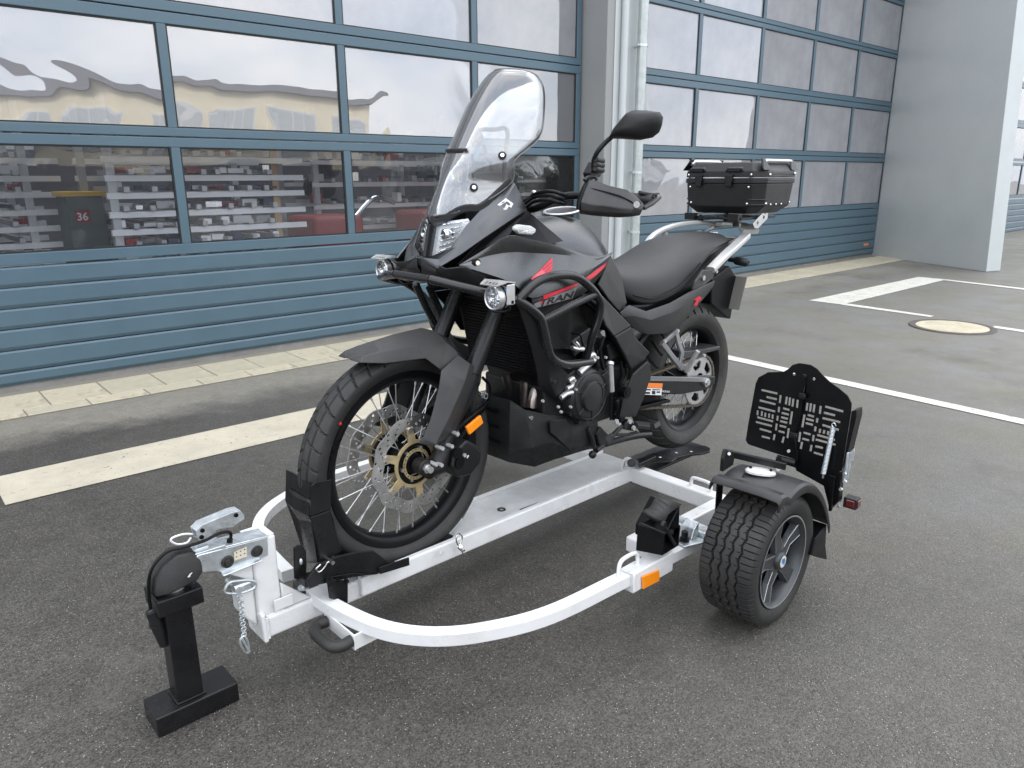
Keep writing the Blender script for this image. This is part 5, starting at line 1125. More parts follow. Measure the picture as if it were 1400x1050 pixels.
def lowshroud(m):
    T = [(735, 642, .252), (880, 592, .246), (1040, 532, .222), (1130, 474, .196), (1270, 347, .159)]
    B = [(745, 712, .250), (880, 680, .246), (1010, 645, .228), (1110, 590, .205), (1215, 470, .168)]
    b = MB(); quadgrid(b, [vmap(m, [K_(*p) for p in L]) for L in (T, B)]); o = b.build('decal_panel', 'decal_grey' if False else 'plastic', bike, 40, solid=.004, off=0); return o
LS = both(lowshroud)
# red stripe and lettering on the decal panel
def strip(pts_top, pts_bot, name, m_, par, dy=.0045):
    b = MB(); quadgrid(b, [onto(LS[0], 'ZK', [tuple(p[:2]) for p in catmull([(a, c, 0) for a, c, y in L], 4)], .0046 if 'grey' in name else .0052) for L in (pts_top, pts_bot)]); return b.build(name, m_, par, 0)
strip([(728, 644, .254), (880, 592, .247), (1040, 532, .223)], [(738, 672, .253), (880, 616, .247), (1032, 556, .224)], 'red_stripe', 'red', LS[0])
strip([(1090, 500, .207), (1150, 455, .190), (1240, 392, .172)], [(1108, 516, .205), (1164, 482, .188), (1228, 420, .172)], 'red_stripe', 'red', LS[0])
strip([(742, 676, .252), (880, 620, .247), (1038, 562, .223)], [(750, 706, .250), (880, 672, .246), (1005, 638, .229)], 'grey_stripe', 'decal_grey', LS[0])
# the letters lie on the slanted panel: place them by their own corner points
def letters(txt, o, ex, h, m_, par, name, shear=.25, bold=.0):
    vs, fs = text2d(txt, 1., shear, bold); w = max(v.x for v in vs)-min(v.x for v in vs); hh = max(v.y for v in vs); x0 = min(v.x for v in vs)
    ex = Vector(ex); M = frame(o, ex, h); s = Matrix.Diagonal((ex.length/w, Vector(h).length/hh, 1, 1)); b = MB(); b.add([(v.x-x0, v.y, 0) for v in vs], fs, 0, M @ s); return b.build(name, m_, par, 0, recalc=False)
vs, fs = text2d('TRAN', 1., .25, .03); x0_, x1_ = min(v.x for v in vs), max(v.x for v in vs); h1_ = max(v.y for v in vs); pp_ = []
for v in vs: f_ = (v.x-x0_)/(x1_-x0_); g_ = v.y/h1_; pp_.append((780+f_*235+g_*4, 694-f_*66-g_*42))
b = MB(); b.add(onto(LS[0], 'ZK', pp_, .0058), fs); b.build('lettering', 'decal_black', LS[0], 0, recalc=False)
# wing emblem: five feathers fanning from a root
b = MB(); fe_ = [((725, 508), (760, 480), (868, 362), (872, 385), (800, 445)), ((742, 515), (800, 452), (872, 392), (870, 412), (812, 466)), ((752, 522), (815, 470), (870, 418), (868, 436), (830, 482)), ((775, 520), (832, 486), (868, 442), (864, 458), (842, 490)), ((800, 512), (844, 492), (863, 464), (858, 486), (840, 498))]
root_ = [(722, 510), (738, 490), (800, 448), (845, 495), (800, 512), (750, 524)]
YB = lambda p: .247-(p[0]-722)/150*.012-(520-p[1])/150*.016
for fpts in fe_:
    b.add(onto(SH[0], 'ZK', fpts, .004), [tuple(range(len(fpts)))])
b.build('wing_emblem', 'red', SH[0], 0)
b = MB(); b.add(onto(SH[0], 'ZK', root_, .0046), [tuple(range(6))]); b.build('wing_root', mat('pink_red', (.80, .10, .13), .4) and 'pink_red', SH[0], 0)
b = MB(); c = onto(SH[0], 'ZK', [(358, 402)], .002)[0]; b.cyl(c-Vector((0, .008, 0)), c+Vector((0, .004, 0)), .0125, seg=18); b.build('panel_grommet', 'black', SH[0]); b = MB(); b.cyl(c, c+Vector((.002, .008, .001)), .0075, .007, 14); b.build('panel_screw', 'chrome', SH[0])
Q3 = lambda a, b_, y: V('Z3', a, b_, y=y)
def rearpanel(m):
    b = MB(); P = [Q3(600, 82, .158), Q3(650, 178, .150), Q3(672, 292, .150), Q3(642, 330, .152), Q3(598, 280, .165), Q3(552, 215, .178), Q3(580, 150, .168)]
    b.prism(vmap(m, P), m(Vector((0, -.01, 0)))-m(Vector((0, 0, 0)))); return b.build('tank_side_panel', 'plastic_grey', bike, 0, .004, 2)
both(rearpanel)
def framecover(m):
    b = MB(); P = [Q3(548, 240, .192), Q3(570, 262, .19), Q3(690, 388, .175), Q3(618, 432, .182), Q3(585, 390, .19), Q3(560, 330, .195)]
    b.prism(vmap(m, P), m(Vector((0, -.012, 0)))-m(Vector((0, 0, 0)))); o = b.build('frame_cover', 'plastic_grey', bike, 0, .004, 2)
    b = MB(); P = [Q3(618, 432, .182), Q3(690, 390, .172), Q3(712, 440, .170), Q3(770, 500, .165), Q3(745, 535, .168), Q3(690, 575, .175), Q3(660, 510, .182)]
    b.prism(vmap(m, P), m(Vector((0, -.02, 0)))-m(Vector((0, 0, 0)))); b.build('pivot_plate', 'engine', o, 0, .006, 2)
    b = MB(); P = [Q3(750, 535, .172), Q3(762, 548, .172), Q3(765, 600, .172), Q3(735, 690, .178), Q3(700, 770, .185), Q3(635, 772, .19), Q3(650, 690, .19), Q3(690, 590, .185)]
    b.prism(vmap(m, P), m(Vector((0, .010, 0)))-m(Vector((0, 0, 0)))); b.build('heel_guard', 'engine', o, 0, .004, 2)
    b = MB(); c = Q3(665, 668, .196); b.tube(vmap(m, [c-Vector((0, .02, 0)), c+Vector((0, .010, 0))]), .022, 20); b.tube(vmap(m, [c, c+Vector((0, .012, 0))]), .012, 16); c = Q3(712, 630, .185); b.tube(vmap(m, [c, c+Vector((0, .004, 0))]), .008, 12); b.build('pivot_cap', 'black', o, 40)
    return o
both(framecover)

# ---------------------------------------------------------------- seat and tail
st = [(-.105, .060, .99, 1.035, 1.050), (-.15, .105, .955, 1.015, 1.038), (-.21, .138, .905, 1.0, 1.03), (-.30, .158, .876, .998, 1.03), (-.40, .165, .888, 1.008, 1.042), (-.49, .160, .905, 1.03, 1.072), (-.57, .150, .928, 1.066, 1.106), (-.66, .142, .985, 1.086, 1.118), (-.76, .134, 1.045, 1.095, 1.125), (-.88, .118, 1.072, 1.10, 1.126), (-.97, .095, 1.08, 1.096, 1.116), (-1.0, .07, 1.085, 1.093, 1.105)]
def seatring(x, w, zb, zs, zt):
    h = [(0, zt+.004), (w*.45, zt), (w*.80, zs+(zt-zs)*.45), (w*.97, zs-.012), (w, zb+(zs-zb)*.45), (w*.97, zb+.006), (w*.85, zb)]
    return sring(x, h)
b = MB(); b.loft([seatring(*s_) for s_ in st], closed=True); seat = b.build('seat', 'seat', bike, 60, sub=2)
b = MB(); b.box((-.955, .02, 1.118), (.012, .035, .006), Matrix.Rotation(.3, 3, 'Z')); b.build('seat_tag', 'decal_white', seat, 0, .001)
def seam(m):
    b = MB(); b.tube(vmap(m, [Vector((x, w*1.005, zb+(zs-zb)*.30)) for x, w, zb, zs, zt in st[2:8]]), .003, 6, 4); return b.build('seat_piping', 'black', seat)
both(seam)
def tailp(m):
    T = [Q3(640, 332, .158), Q3(678, 300, .160), Q3(750, 326, .168), Q3(850, 292, .172), Q3(938, 242, .168), Q3(1042, 195, .130)]
    C = [Q3(650, 350, .160), Q3(700, 345, .168), Q3(770, 362, .176), Q3(860, 330, .178), Q3(940, 285, .168), Q3(1035, 215, .128)]
    B = [Q3(690, 392, .150), Q3(720, 412, .155), Q3(760, 424, .160), Q3(830, 420, .160), Q3(880, 400, .150), Q3(1020, 240, .118)]
    b = MB(); quadgrid(b, [vmap(m, r) for r in (T, C, B)]); o = b.build('tail_panel', 'plastic_grey', bike, 18, .002, solid=.006, off=0)
    b = MB(); P = [Q3(968, 262, .152), Q3(980, 270, .148), Q3(962, 285, .15), Q3(958, 302, .15), Q3(944, 300, .153), Q3(955, 280, .153), Q3(946, 276, .155), Q3(958, 264, .154)]
    b.add(vmap(m, [p+Vector((0, .010, 0)) for p in P]), [tuple(range(8))]); b.build('tail_emblem', 'red', o, 0, solid=.001); return o
both(tailp)
Q4 = lambda a, b_, y: V('Z4', a, b_, y=y)
def tailcore():
    b = MB(); rings = []
    for x, w, z0, z1 in ((-.12, .12, .80, .90), (-.30, .14, .80, .89), (-.50, .14, .82, .92), (-.75, .125, .92, 1.05), (-.95, .10, .99, 1.085), (-1.06, .07, 1.03, 1.09)): rings.append([Vector((x, -w, z0)), Vector((x, w, z0)), Vector((x, w, z1)), Vector((x, -w, z1))])
    b.loft(rings); return b.build('subframe_cover', 'black', bike, 0, .01, 2)
tailcore()
# grab rail (painted aluminium): two bars joined by a rear bridge
b = MB()
for s in (1, -1):
    P = [Q4(800, 785, .168), Q4(800, 760, .165), Q4(860, 700, .158), Q4(915, 650, .140), Q4(955, 612, .115)]
    P = [Vector((p.x, s*p.y, p.z)) for p in P]; b.sweep(catmull(P[1:], 4), rprof(.040, .026, .007), up=(0, 0, 1))
br = [Vector((-1.12, .112, 1.118)), Vector((-1.14, .06, 1.142)), Vector((-1.10, 0, 1.152)), Vector((-1.14, -.06, 1.142)), Vector((-1.12, -.112, 1.118))]
b.sweep(catmull(br, 4), rprof(.085, .022, .006), up=(0, 0, 1))
for s in (1, -1):
    if s > 0: continue
    L_ = [Vector((-.66, s*.150, 1.020)), Vector((-.69, s*.150, 1.075)), Vector((-.75, s*.145, 1.118)), Vector((-.85, s*.125, 1.146)), Vector((-.98, s*.095, 1.156)), Vector((-1.10, s*.065, 1.148))]
    b.sweep(catmull(L_, 4), rprof(.028, .020, .006), up=(0, 0, 1))
    b.sweep([Vector((-.80, s*.137, 1.120)), Vector((-.82, s*.142, 1.08)), Vector((-.84, s*.150, 1.05))], rprof(.03, .018, .005), up=(1, 0, 0))
grb = b.build('grab_rail', 'silver_paint', bike, 18)
def rearfix(m):
    b = MB(); P = [Q3(985, 150, .172), Q3(1020, 150, .168), Q3(1030, 180, .166), Q3(990, 215, .17), Q3(940, 235, .172), Q3(950, 200, .174)]
    b.prism(vmap(m, P), m(Vector((0, .012, 0)))-m(Vector((0, 0, 0)))); o = b.build('rail_mount', 'plastic_grey', bike, 0, .004); b = MB(); c = Q3(992, 185, .184); b.tube(vmap(m, [c, c+Vector((0, .006, 0))]), .011, 14); c = Q3(1045, 158, .17); b.tube(vmap(m, [c, c+Vector((0, .008, 0))]), .007, 12); b.build('mount_screw', 'chrome', o); return o
both(rearfix)
# tail mudguard, number plate, rear indicators
b = MB(); P = [Q4(805, 800, .055), Q4(885, 742, .055), Q4(915, 790, .055), Q4(925, 830, .055), Q4(905, 880, .055), Q4(888, 975, .055), Q4(870, 968, .055), Q4(803, 908, .055)]
b.prism(P, (0, -.11, 0)); tm = b.build('tail_mudguard', 'black', bike, 0, .006, 2)
pa = [Q4(905, 795, .105), Q4(935, 790, .09)]; pc_ = Q4(925, 865, .10)
b = MB(); b.box((pc_.x-.02, 0, pc_.z+.0), (.006, .22, .155), Matrix.Rotation(R(-18), 3, 'Y')); npl = b.build('number_plate', 'plate_back', bike, 0, .002); npl['label'] = 'number plate seen from behind'
b = MB(); b.box((pc_.x-.012, 0, pc_.z+.02), (.008, .10, .10), Matrix.Rotation(R(-18), 3, 'Y')); b.build('plate_holder', 'plastic', npl, 0, .002)
def rind(m):
    b = MB(); a, c = Q4(880, 715, .10), Q4(965, 730, .20); b.tube(vmap(m, [a, a.lerp(c, .35)]), .010, 10); b.tube(vmap(m, [a.lerp(c, .3), a.lerp(c, .4), a.lerp(c, .9), c]), [.012, .018, .018, .010], 14); return b.build('rear_indicator', 'plastic', bike, 50)
both(rind)
b = MB(); b.box((-1.10, 0, 1.07), (.05, .12, .04)); b.build('tail_lamp', 'lens_red', bike, 0, .008, 2)

# ---------------------------------------------------------------- luggage plate and top case
b = MB(); b.box((-1.15, 0, 1.180), (.32, .26, .012)); lp_ = b.build('luggage_plate', 'steel_black', bike, 0, .003)
b = MB()
for y in (-.09, .09):
    for x in (-1.02, -1.25): b.cyl((x, y, 1.145), (x, y, 1.186), .014, seg=14); b.bolt((x, y, 1.186), (0, 0, 1), .009, .005)
b.box((-.985, -.12, 1.185), (.03, .05, .03)); b.box((-.985, .10, 1.185), (.03, .05, .03)); b.build_each('plate_fitting', 'steel_black', lp_, 40)
vs, fs = fill2d([(0, 0), (.02, -.025), (.05, -.03), (.135, .0), (.14, .03), (.125, .035), (.115, .022), (.095, .035)], [circ2(.045, -.005, .008), circ2(.10, .012, .008)], .004)
e0 = V('ZJ', 800, 850, y=.14); b = MB(); b.add(vs, fs, 0, frame(e0, V('ZJ', 985, 790, y=.14)-e0, (0, .0, 1))); b.build('side_bracket', 'alu', lp_, 0)
def octo(fx, rx, w, cf, cr, z, k=1.): 
    return [Vector((fx, -w+cf, z)), Vector((fx, w-cf, z)), Vector((fx-cf*1.7, w, z)), Vector((rx+cr, w, z)), Vector((rx, w-cr, z)), Vector((rx, -w+cr, z)), Vector((rx+cr, -w, z)), Vector((fx-cf*1.7, -w, z))]
b = MB(); b.loft([octo(-1.035, -1.30, .15, .03, .03, 1.200), octo(-1.012, -1.34, .19, .035, .035, 1.232), octo(-1.003, -1.352, .198, .036, .036, 1.330)]); tc_ = b.build('top_case', 'steel_black' if False else 'plastic', bike, 0, .004, 2)
tag(tc_, 'black riveted top case')
b = MB(); b.loft([octo(-.999, -1.356, .202, .037, .037, 1.3305), octo(-.999, -1.356, .202, .037, .037, 1.352)]); b.loft([octo(-.999, -1.356, .202, .037, .037, 1.357), octo(-1.001, -1.354, .200, .037, .037, 1.382), octo(-1.03, -1.33, .170, .03, .03, 1.418), octo(-1.04, -1.32, .160, .03, .03, 1.420)]); b.build('lid', 'plastic', tc_, 0, .003, 2)
b = MB()
for s in (1, -1):
    y = s*.178; b.tube([(-1.055, y, 1.415), (-1.075, y, 1.424), (-1.10, y, 1.426), (-1.29, y, 1.426), (-1.31, y, 1.424), (-1.325, y, 1.415)], .0075, 10, 3)
b.build_each('lid_rail', 'alu', tc_)
b = MB()
for s in (1, -1):
    for x in (-1.055, -1.315):
        c = Vector((x, s*.172, 1.385)); b.loft([[c+Vector((-.035, s*.030, 0)), c+Vector((.035, s*.030, 0)), c+Vector((.035, s*.02, .012)), c+Vector((-.035, s*.02, .012))], [c+Vector((-.012, s*.008, .050)), c+Vector((.012, s*.008, .050)), c+Vector((.012, s*-.004, .050)), c+Vector((-.012, s*-.004, .050))]])
b.build_each('lid_corner', 'steel_black', tc_, 0, .005, 2)
for y in (-.095, .055):
    b = MB(); b.box((-.992, y, 1.352), (.014, .038, .030)); b.box((-.990, y, 1.328), (.010, .030, .024)); b.build('latch', 'steel_black', tc_, 0, .003, 2)
for y in (-.11, .075):
    b = MB(); b.loft([[Vector((-1.002, y-.052, 1.372)), Vector((-1.002, y+.052, 1.372)), Vector((-1.012, y+.052, 1.378)), Vector((-1.012, y-.052, 1.378))], [Vector((-.995, y-.035, 1.395)), Vector((-.995, y+.035, 1.395)), Vector((-1.012, y+.035, 1.402)), Vector((-1.012, y-.035, 1.402))]]); h_ = b.build('handle', 'steel_black', tc_, 0, .004, 2)
    b = MB(); b.box((-.9945, y, 1.3835), (.008, .060, .010), Matrix.Rotation(R(-12), 3, 'Y')); b.build('handle_slot', 'black', h_, 0, .002)
b = MB()
for s in (1, -1):   # side trims and corner straps
    for z in (1.345, 1.372): b.tube([(-1.07, s*.2015, z), (-1.31, s*.2015, z)], .0026, 6)
    for z in (1.240, 1.262): b.tube([(-1.0105, s*.145, z), (-1.0105, s*.16, z), (-1.068, s*.1975, z), (-1.085, s*.1975, z)], .003, 6)
b.build_each('trim_strip', 'engine', tc_)
b = MB()
for s in (1, -1):
    for y, z in ((.155, 1.367), (.145, 1.315), (.14, 1.245)): b.sphere((-1.003 if z > 1.33 else (-1.005 if z > 1.3 else -1.011), s*y, z), .0062, 10)
    for x, z in ((-1.075, 1.367), (-1.075, 1.245), (-1.12, 1.240), (-1.17, 1.240), (-1.22, 1.240), (-1.30, 1.245), (-1.31, 1.372)): b.sphere((x, s*(.203 if z > 1.33 else .194), z), .0062 if x in (-1.075, -1.31) else .0048, 10)
b.build_each('rivet', 'chrome', tc_, 180)

# ---------------------------------------------------------------- handlebar, guards, mirrors
b = MB(); hb_ = [(.10, -.42, 1.292), (.16, -.26, 1.305), (.225, -.16, 1.30), (.27, -.09, 1.265), (.28, 0, 1.255), (.27, .09, 1.265), (.225, .16, 1.30), (.16, .26, 1.305), (.10, .42, 1.292)]
b.tube(hb_, .0125, 12, 5); hbar = b.build('handlebar', 'black', bike, 60)
def grips(m):
    b = MB(); g0, g1 = Vector((.145, .30, 1.302)), Vector((.10, .42, 1.292)); b.tube(vmap(m, [g0, g1]), .0175, 14); o = b.build('grip', 'rubber', hbar, 50)
    b = MB(); c = Vector((.17, .245, 1.305)); b.box(m(c), (.05, .06, .05), Matrix.Rotation(m(Vector((0, .35, 0))).y, 3, 'Z')); b.build('switch_block', 'plastic', hbar, 0, .01, 3)
    b = MB(); b.tube(vmap(m, [Vector((.20, .23, 1.30)), Vector((.215, .27, 1.298)), Vector((.20, .34, 1.292)), Vector((.18, .42, 1.285))]), .0055, 8, 4); b.build('lever', 'engine', hbar)
    b = MB(); q0 = [V('Z4', *p, y=.26) for p in ((275, 340), (300, 290), (330, 290), (335, 320), (322, 355), (285, 370))]; b.prism(vmap(m, q0), m(Vector((0, -.03, 0)))-m(Vector((0, 0, 0)))); c = V('Z4', 300, 330, y=.27); 
    for k in range(3): b.tube(vmap(m, [c+Vector((-.035, 0, .03-k*.014)), c+Vector((.012, .008, .034-k*.014))]), .010, 10)
    b.build('mirror_clamp', 'engine', hbar, 0, .004)
    return o
both(grips)
def hguard(m):
    I = lambda a, c, y: V('ZI', a, c, y=y)
    rows = [[I(655, 140, .275), I(720, 148, .30), I(800, 178, .335), I(930, 208, .385), I(1000, 258, .41), I(1048, 312, .425)],
            [I(620, 205, .275), I(700, 218, .305), I(800, 242, .345), I(900, 262, .385), I(985, 305, .415), I(1045, 335, .43)],
            [I(590, 290, .275), I(680, 315, .31), I(790, 325, .35), I(890, 340, .39), I(975, 345, .42), I(1040, 350, .43)],
            [I(585, 345, .27), I(680, 360, .305), I(790, 365, .345), I(880, 372, .385), I(960, 372, .415), I(1030, 370, .425)],
            [I(590, 375, .255), I(680, 388, .29), I(790, 398, .33), I(880, 402, .37), I(960, 396, .40), I(1020, 386, .41)]]
    b = MB(); quadgrid(b, [vmap(m, r) for r in rows]); o = b.build('hand_guard', 'plastic_grey', bike, 24, .003, solid=.006, off=0)
    b = MB(); b.sweep(vmap(m, [I(640, 190, .278), I(780, 222, .338), I(880, 250, .38), I(960, 290, .41), I(1000, 330, .42)]), rprof(.006, .004, .001), up=(0, 0, 1)); b.sweep(vmap(m, [I(660, 135, .272), I(625, 190, .274), I(590, 290, .274), I(582, 350, .27)]), rprof(.012, .014, .003), up=(0, 1, 0)); b.build('guard_edge', 'black', o)
    b = MB(); b.sweep(vmap(m, [I(1045, 340, .425), I(1100, 310, .432), I(1155, 260, .43), I(1158, 238, .425), I(1100, 240, .41), I(1020, 225, .39)]), rprof(.022, .010, .003), up=(0, 0, 1)); b.build('guard_bracket', 'plastic_grey', o, 18)
    b = MB(); c = I(1005, 312, .426); b.tube(vmap(m, [c-Vector((.01, .004, 0)), c+Vector((.009, .004, 0))]), .010, 14); c = I(1155, 255, .432); b.tube(vmap(m, [c, c+Vector((.004, .006, 0))]), .007, 12); b.build('guard_screw', 'chrome', o)
    b = MB(); b.tube(vmap(m, [I(625, 140, .27), I(650, 118, .27), I(700, 115, .28), I(715, 140, .285)]), .0055, 8, 4); b.build('guard_clamp', 'engine', o)
    return o
both(hguard)
def mirror(m):
    yy = lambda a: .315+(a-360)/230*.165
    b = MB(); b.tube(vmap(m, [V('Z4', *p, y=y) for p, y in (((292, 330), .265), ((292, 285), .268), ((310, 245), .285), ((345, 205), .305), ((390, 165), .335))]), [.008]*4*4+[.010], 10, 4) if False else b.tube(vmap(m, catmull([V('Z4', *p, y=y) for p, y in (((292, 330), .265), ((292, 285), .268), ((310, 245), .285), ((345, 205), .305), ((390, 165), .335))], 5)), .0075, 10); o = b.build('mirror', 'steel_black', bike, 60)
    P = [(358, 190), (378, 150), (410, 110), (440, 76), (465, 65), (520, 66), (575, 74), (588, 95), (582, 130), (570, 162), (540, 186), (490, 196), (440, 193), (395, 190)]
    fr = [V('Z4', a, c, y=yy(a)) for a, c in P]; cen = sum(fr, Vector())/len(fr)
    rings = [[cen.lerp(p, k)+Vector((dx, 0, 0)) for p in fr] for k, dx in ((.35, .034), (.72, .027), (.93, .012), (1., -.004), (.97, -.012))]
    b = MB(); b.loft([vmap(m, r) for r in rings]); b.build('mirror_head', 'plastic', o, 70)
    b = MB(); r = [cen.lerp(p, .94)+Vector((-.0128, 0, 0)) for p in fr]; b.add(vmap(m, r), [tuple(range(len(r)))]); b.build('mirror_glass', 'chrome', o, 0, recalc=False); return o
mirror(lambda p: Vector(p)); mirror(lambda p: Vector((p[0], -p[1]+.07, p[2])))
b = MB()
for dz, dy in ((0, 0), (.012, .01), (-.014, .0)):
    b.tube([V('ZI', a, c, y=y)+Vector((0, dy, dz)) for a, c, y in ((150, 330, .05), (205, 300, .09), (260, 262, .14), (360, 245, .19), (440, 265, .22), (480, 280, .245))], .0055, 8, 5)
b.build_each('control_cable', 'black', bike)
b = MB(); b.sphere(V('ZI', 262, 232, y=.08), .010, 12); b.build('bar_clamp_bolt', 'chrome', bike)

# ---------------------------------------------------------------- crash bars, auxiliary lamps
def crash(m):
    up_ = [K_(640, 655, .268), K_(690, 600, .272), K_(760, 535, .275), K_(850, 493, .275), K_(960, 480, .272), K_(1040, 492, .270), K_(1110, 540, .27), K_(1175, 610, .27), K_(1205, 680, .268), K_(1190, 780, .262), K_(1150, 900, .250), Q3(500, 520, .225)]
    lo = [K_(620, 645, .268), K_(700, 690, .275), K_(760, 735, .28), K_(805, 795, .282), Q3(335, 470, .28), Q3(350, 515, .278), Q3(380, 540, .27), Q3(430, 550, .255), Q3(520, 538, .215)]
    b = MB(); b.tube(vmap(m, up_), .0135, 12, 5); b.tube(vmap(m, lo), .0135, 12, 5); b.tube(vmap(m, [K_(810, 790, .28), K_(1000, 690, .276), K_(1170, 610, .27)]), .0125, 12); return b.build('crash_bar', 'bar_black', bike, 60)
CB = both(crash)
H_ = lambda a, b_, y: V('ZF', a, b_, y=y)
b = MB(); fb_ = [H_(960, 470, .255), H_(700, 405, .16), H_(520, 360, .085)]; fbp = fb_+[mir(p) for p in reversed(fb_)]
b.tube([K_(640, 655, .268)]+fb_, .0135, 12); b.tube([mir(p) for p in [K_(640, 655, .268)]+fb_], .0135, 12); b.tube([fb_[-1], mir(fb_[-1])], .0125, 12); fbar = b.build('front_bar', 'bar_black', bike, 60)
for L_ in ([(400, 400), (480, 580), (560, 725)], [(505, 420), (560, 540), (605, 640)]):
    b = MB(); b.tube([H_(*p, -.20) for p in L_], .0125, 12, 4); b.build('down_tube', 'bar_black', fbar, 60)
for s in ():
    b = MB(); L_ = [Vector((.60, s*.255, 1.02)), Vector((.665, s*.235, 1.10)), Vector((.60, s*.23, 1.17)), Vector((.50, s*.22, 1.16))]
    L_ = [Vector((.655, s*.22, 1.055)), Vector((.62, s*.21, 1.0)), Vector((.50, s*.19, .86)), Vector((.40, s*.17, .76))]
    b.tube(L_, .0125, 12, 4); b.build('down_tube', 'bar_black', fbar, 60)
# far-side hoop of the front bar that shows beside the nose
b = MB(); b.tube([H_(335, 345, -.235), H_(325, 290, -.235), H_(340, 240, -.225), H_(375, 175, -.215), H_(430, 130, -.20), H_(520, 120, -.19)], .0135, 12, 4); b.build('nose_hoop', 'bar_black', fbar, 60)
for s in (1, -1):
    b = MB(); 
    for k in (0, .013): c = H_(455+k*2500, 352, .12 if s > 0 else -.16); b.sphere(c+Vector((.012, 0, 0)), .0055, 10)
    b.build('bar_bolts', 'chrome', fbar) if s < 0 else None
def lamp(c, s):
    c = Vector(c); b = MB(); b.lathe([(-.010, .0285), (.004, .0285), (.006, .031), (.004, .0335), (-.004, .0345), (-.012, .0345), (-.030, .033), (-.047, .025), (-.052, .0)], c, 'x', 32, closed=False); o = b.build('auxiliary_lamp', 'alu', bike, 40)
    b = MB(); b.lathe([(.007, .0), (.006, .018), (.003, .0283)], c, 'x', 24, closed=False); b.build('lamp_lens', 'lens', o, 60)
    b = MB(); b.lathe([(-.004, .0), (.0, .008), (-.008, .011), (-.001, .018), (-.007, .021), (.001, .0284)], c, 'x', 24, closed=False); b.build('lamp_reflector', 'reflector', o, 30)
    b = MB(); b.lathe([(-.014, .0346), (-.014, .0365), (-.020, .0365), (-.020, .0343)], c, 'x', 28); b.build('lamp_ring', 'black', o)
    # perforated shade plate folded over the lamp
    w = .045; vs, fs = fill2d([(-.040, -w*.75), (.006, -w), (.006, w), (-.040, w*.75)], [circ2(-.028, -.018, .0045), circ2(-.028, .0, .0045), circ2(-.028, .018, .0045)], .0025)
    M = Matrix.Translation(c+Vector((-.012, 0, .046))) @ Matrix.Rotation(R(-8), 4, 'Y'); b = MB(); b.add(vs, fs, 0, M)
    vs, fs = fill2d([(.0065, -w), (.034, -w*.72), (.034, w*.72), (.0065, w)], [[(.012+.014*0, y-.006), (.028, y-.002), (.028, y+.005), (.012, y+.001)] for y in (-.020, -.006, .008, .020)], .0025); b.add(vs, fs, 0, Matrix.Translation(c+Vector((-.012, 0, .046))) @ Matrix.Rotation(R(16), 4, 'Y') ); sh = b.build('lamp_shade', 'alu', o, 0)
    b = MB(); b.box(c+Vector((-.030, s*.036, .010)), (.030, .006, .056)); b.box(c+Vector((-.035, s*.033, -.012)), (.014, .012, .014)); b.build('lamp_bracket', 'alu', o, 0, .002)
    b = MB(); b.tube([c+Vector((-.045, 0, -.01)), c+Vector((-.06, -s*.0, -.04)), c+Vector((-.05, -s*.05, -.05)), c+Vector((-.06, -s*.09, -.03))], .004, 8, 4); b.build('lamp_cable', 'black', o)
    b = MB(); b.bolt(c+Vector((-.022, s*.030, .024)), (1, s*.4, 0), .0065, .006); b.build('lamp_bolt', 'blue', o); return o
lamp(V('ZF', 1020, 510, y=.31), 1); lamp(V('ZF', 135, 285, y=-.25), -1)
b = MB(); b.tube([V('ZF', 135, 285, y=-.25)+Vector((-.04, .01, .0)), H_(335, 330, -.235)], .010, 10); b.tube([V('ZF', 1020, 510, y=.31)+Vector((-.04, 0, -.005)), H_(1000, 480, .262)], .010, 10); b.build_each('lamp_stub', 'steel_black', fbar)

# ---------------------------------------------------------------- radiator, engine, exhaust, skid plate
b = MB(); b.box((.345, 0, .865), (.05, .34, .29), Matrix.Rotation(R(12), 3, 'Y')); rad = b.build('radiator', 'black', bike, 0, .006)
b = MB()
for k in range(26): z = -.135+k*.0106; b.box(Vector((.345, 0, .865))+Matrix.Rotation(R(12), 3, 'Y') @ Vector((.027, 0, z)), (.004, .31, .002), Matrix.Rotation(R(12), 3, 'Y'))
b.build('radiator_grille', 'black', rad, 0)
def radshroud(m):
    rows = [[Q3(205, 288, .255), Q3(272, 325, .262), Q3(300, 360, .262)], [Q3(250, 420, .235), Q3(295, 420, .255), Q3(330, 440, .258)], [Q3(288, 560, .205), Q3(330, 530, .24), Q3(372, 545, .25)], [Q3(300, 640, .18), Q3(345, 620, .215), Q3(420, 590, .22)], [Q3(325, 670, .165), Q3(370, 688, .19), Q3(405, 650, .20)]]
    b = MB(); quadgrid(b, [vmap(m, r) for r in rows]); o = b.build('radiator_shroud', 'plastic', bike, 35, .002, solid=.006, off=0)
    b = MB(); b.add(vmap(m, [K_(745, 708, .244), K_(1010, 642, .222), K_(1000, 985, .19), K_(860, 985, .22), K_(805, 795, .24)]), [(0, 1, 2, 3, 4)]); b.build('inner_shroud', 'black', o, 0, solid=.005)
    b = MB(); c = Q3(362, 622, .222); b.tube(vmap(m, [c-Vector((0, .01, 0)), c+Vector((0, .006, 0))]), .007, 12); b.build('shroud_screw', 'chrome', o); return o
both(radshroud)
b = MB(); b.box((.07, 0, .58), (.44, .30, .20)); b.box((.20, 0, .72), (.20, .26, .24), Matrix.Rotation(R(20), 3, 'Y')); b.box((.16, 0, .86), (.24, .24, .16), Matrix.Rotation(R(20), 3, 'Y')); b.box((-.12, 0, .62), (.18, .24, .26)); eng = b.build('engine', 'engine', bike, 0, .012, 3)
b = MB(); AC = V('ZG', 768, 425, y=.195)
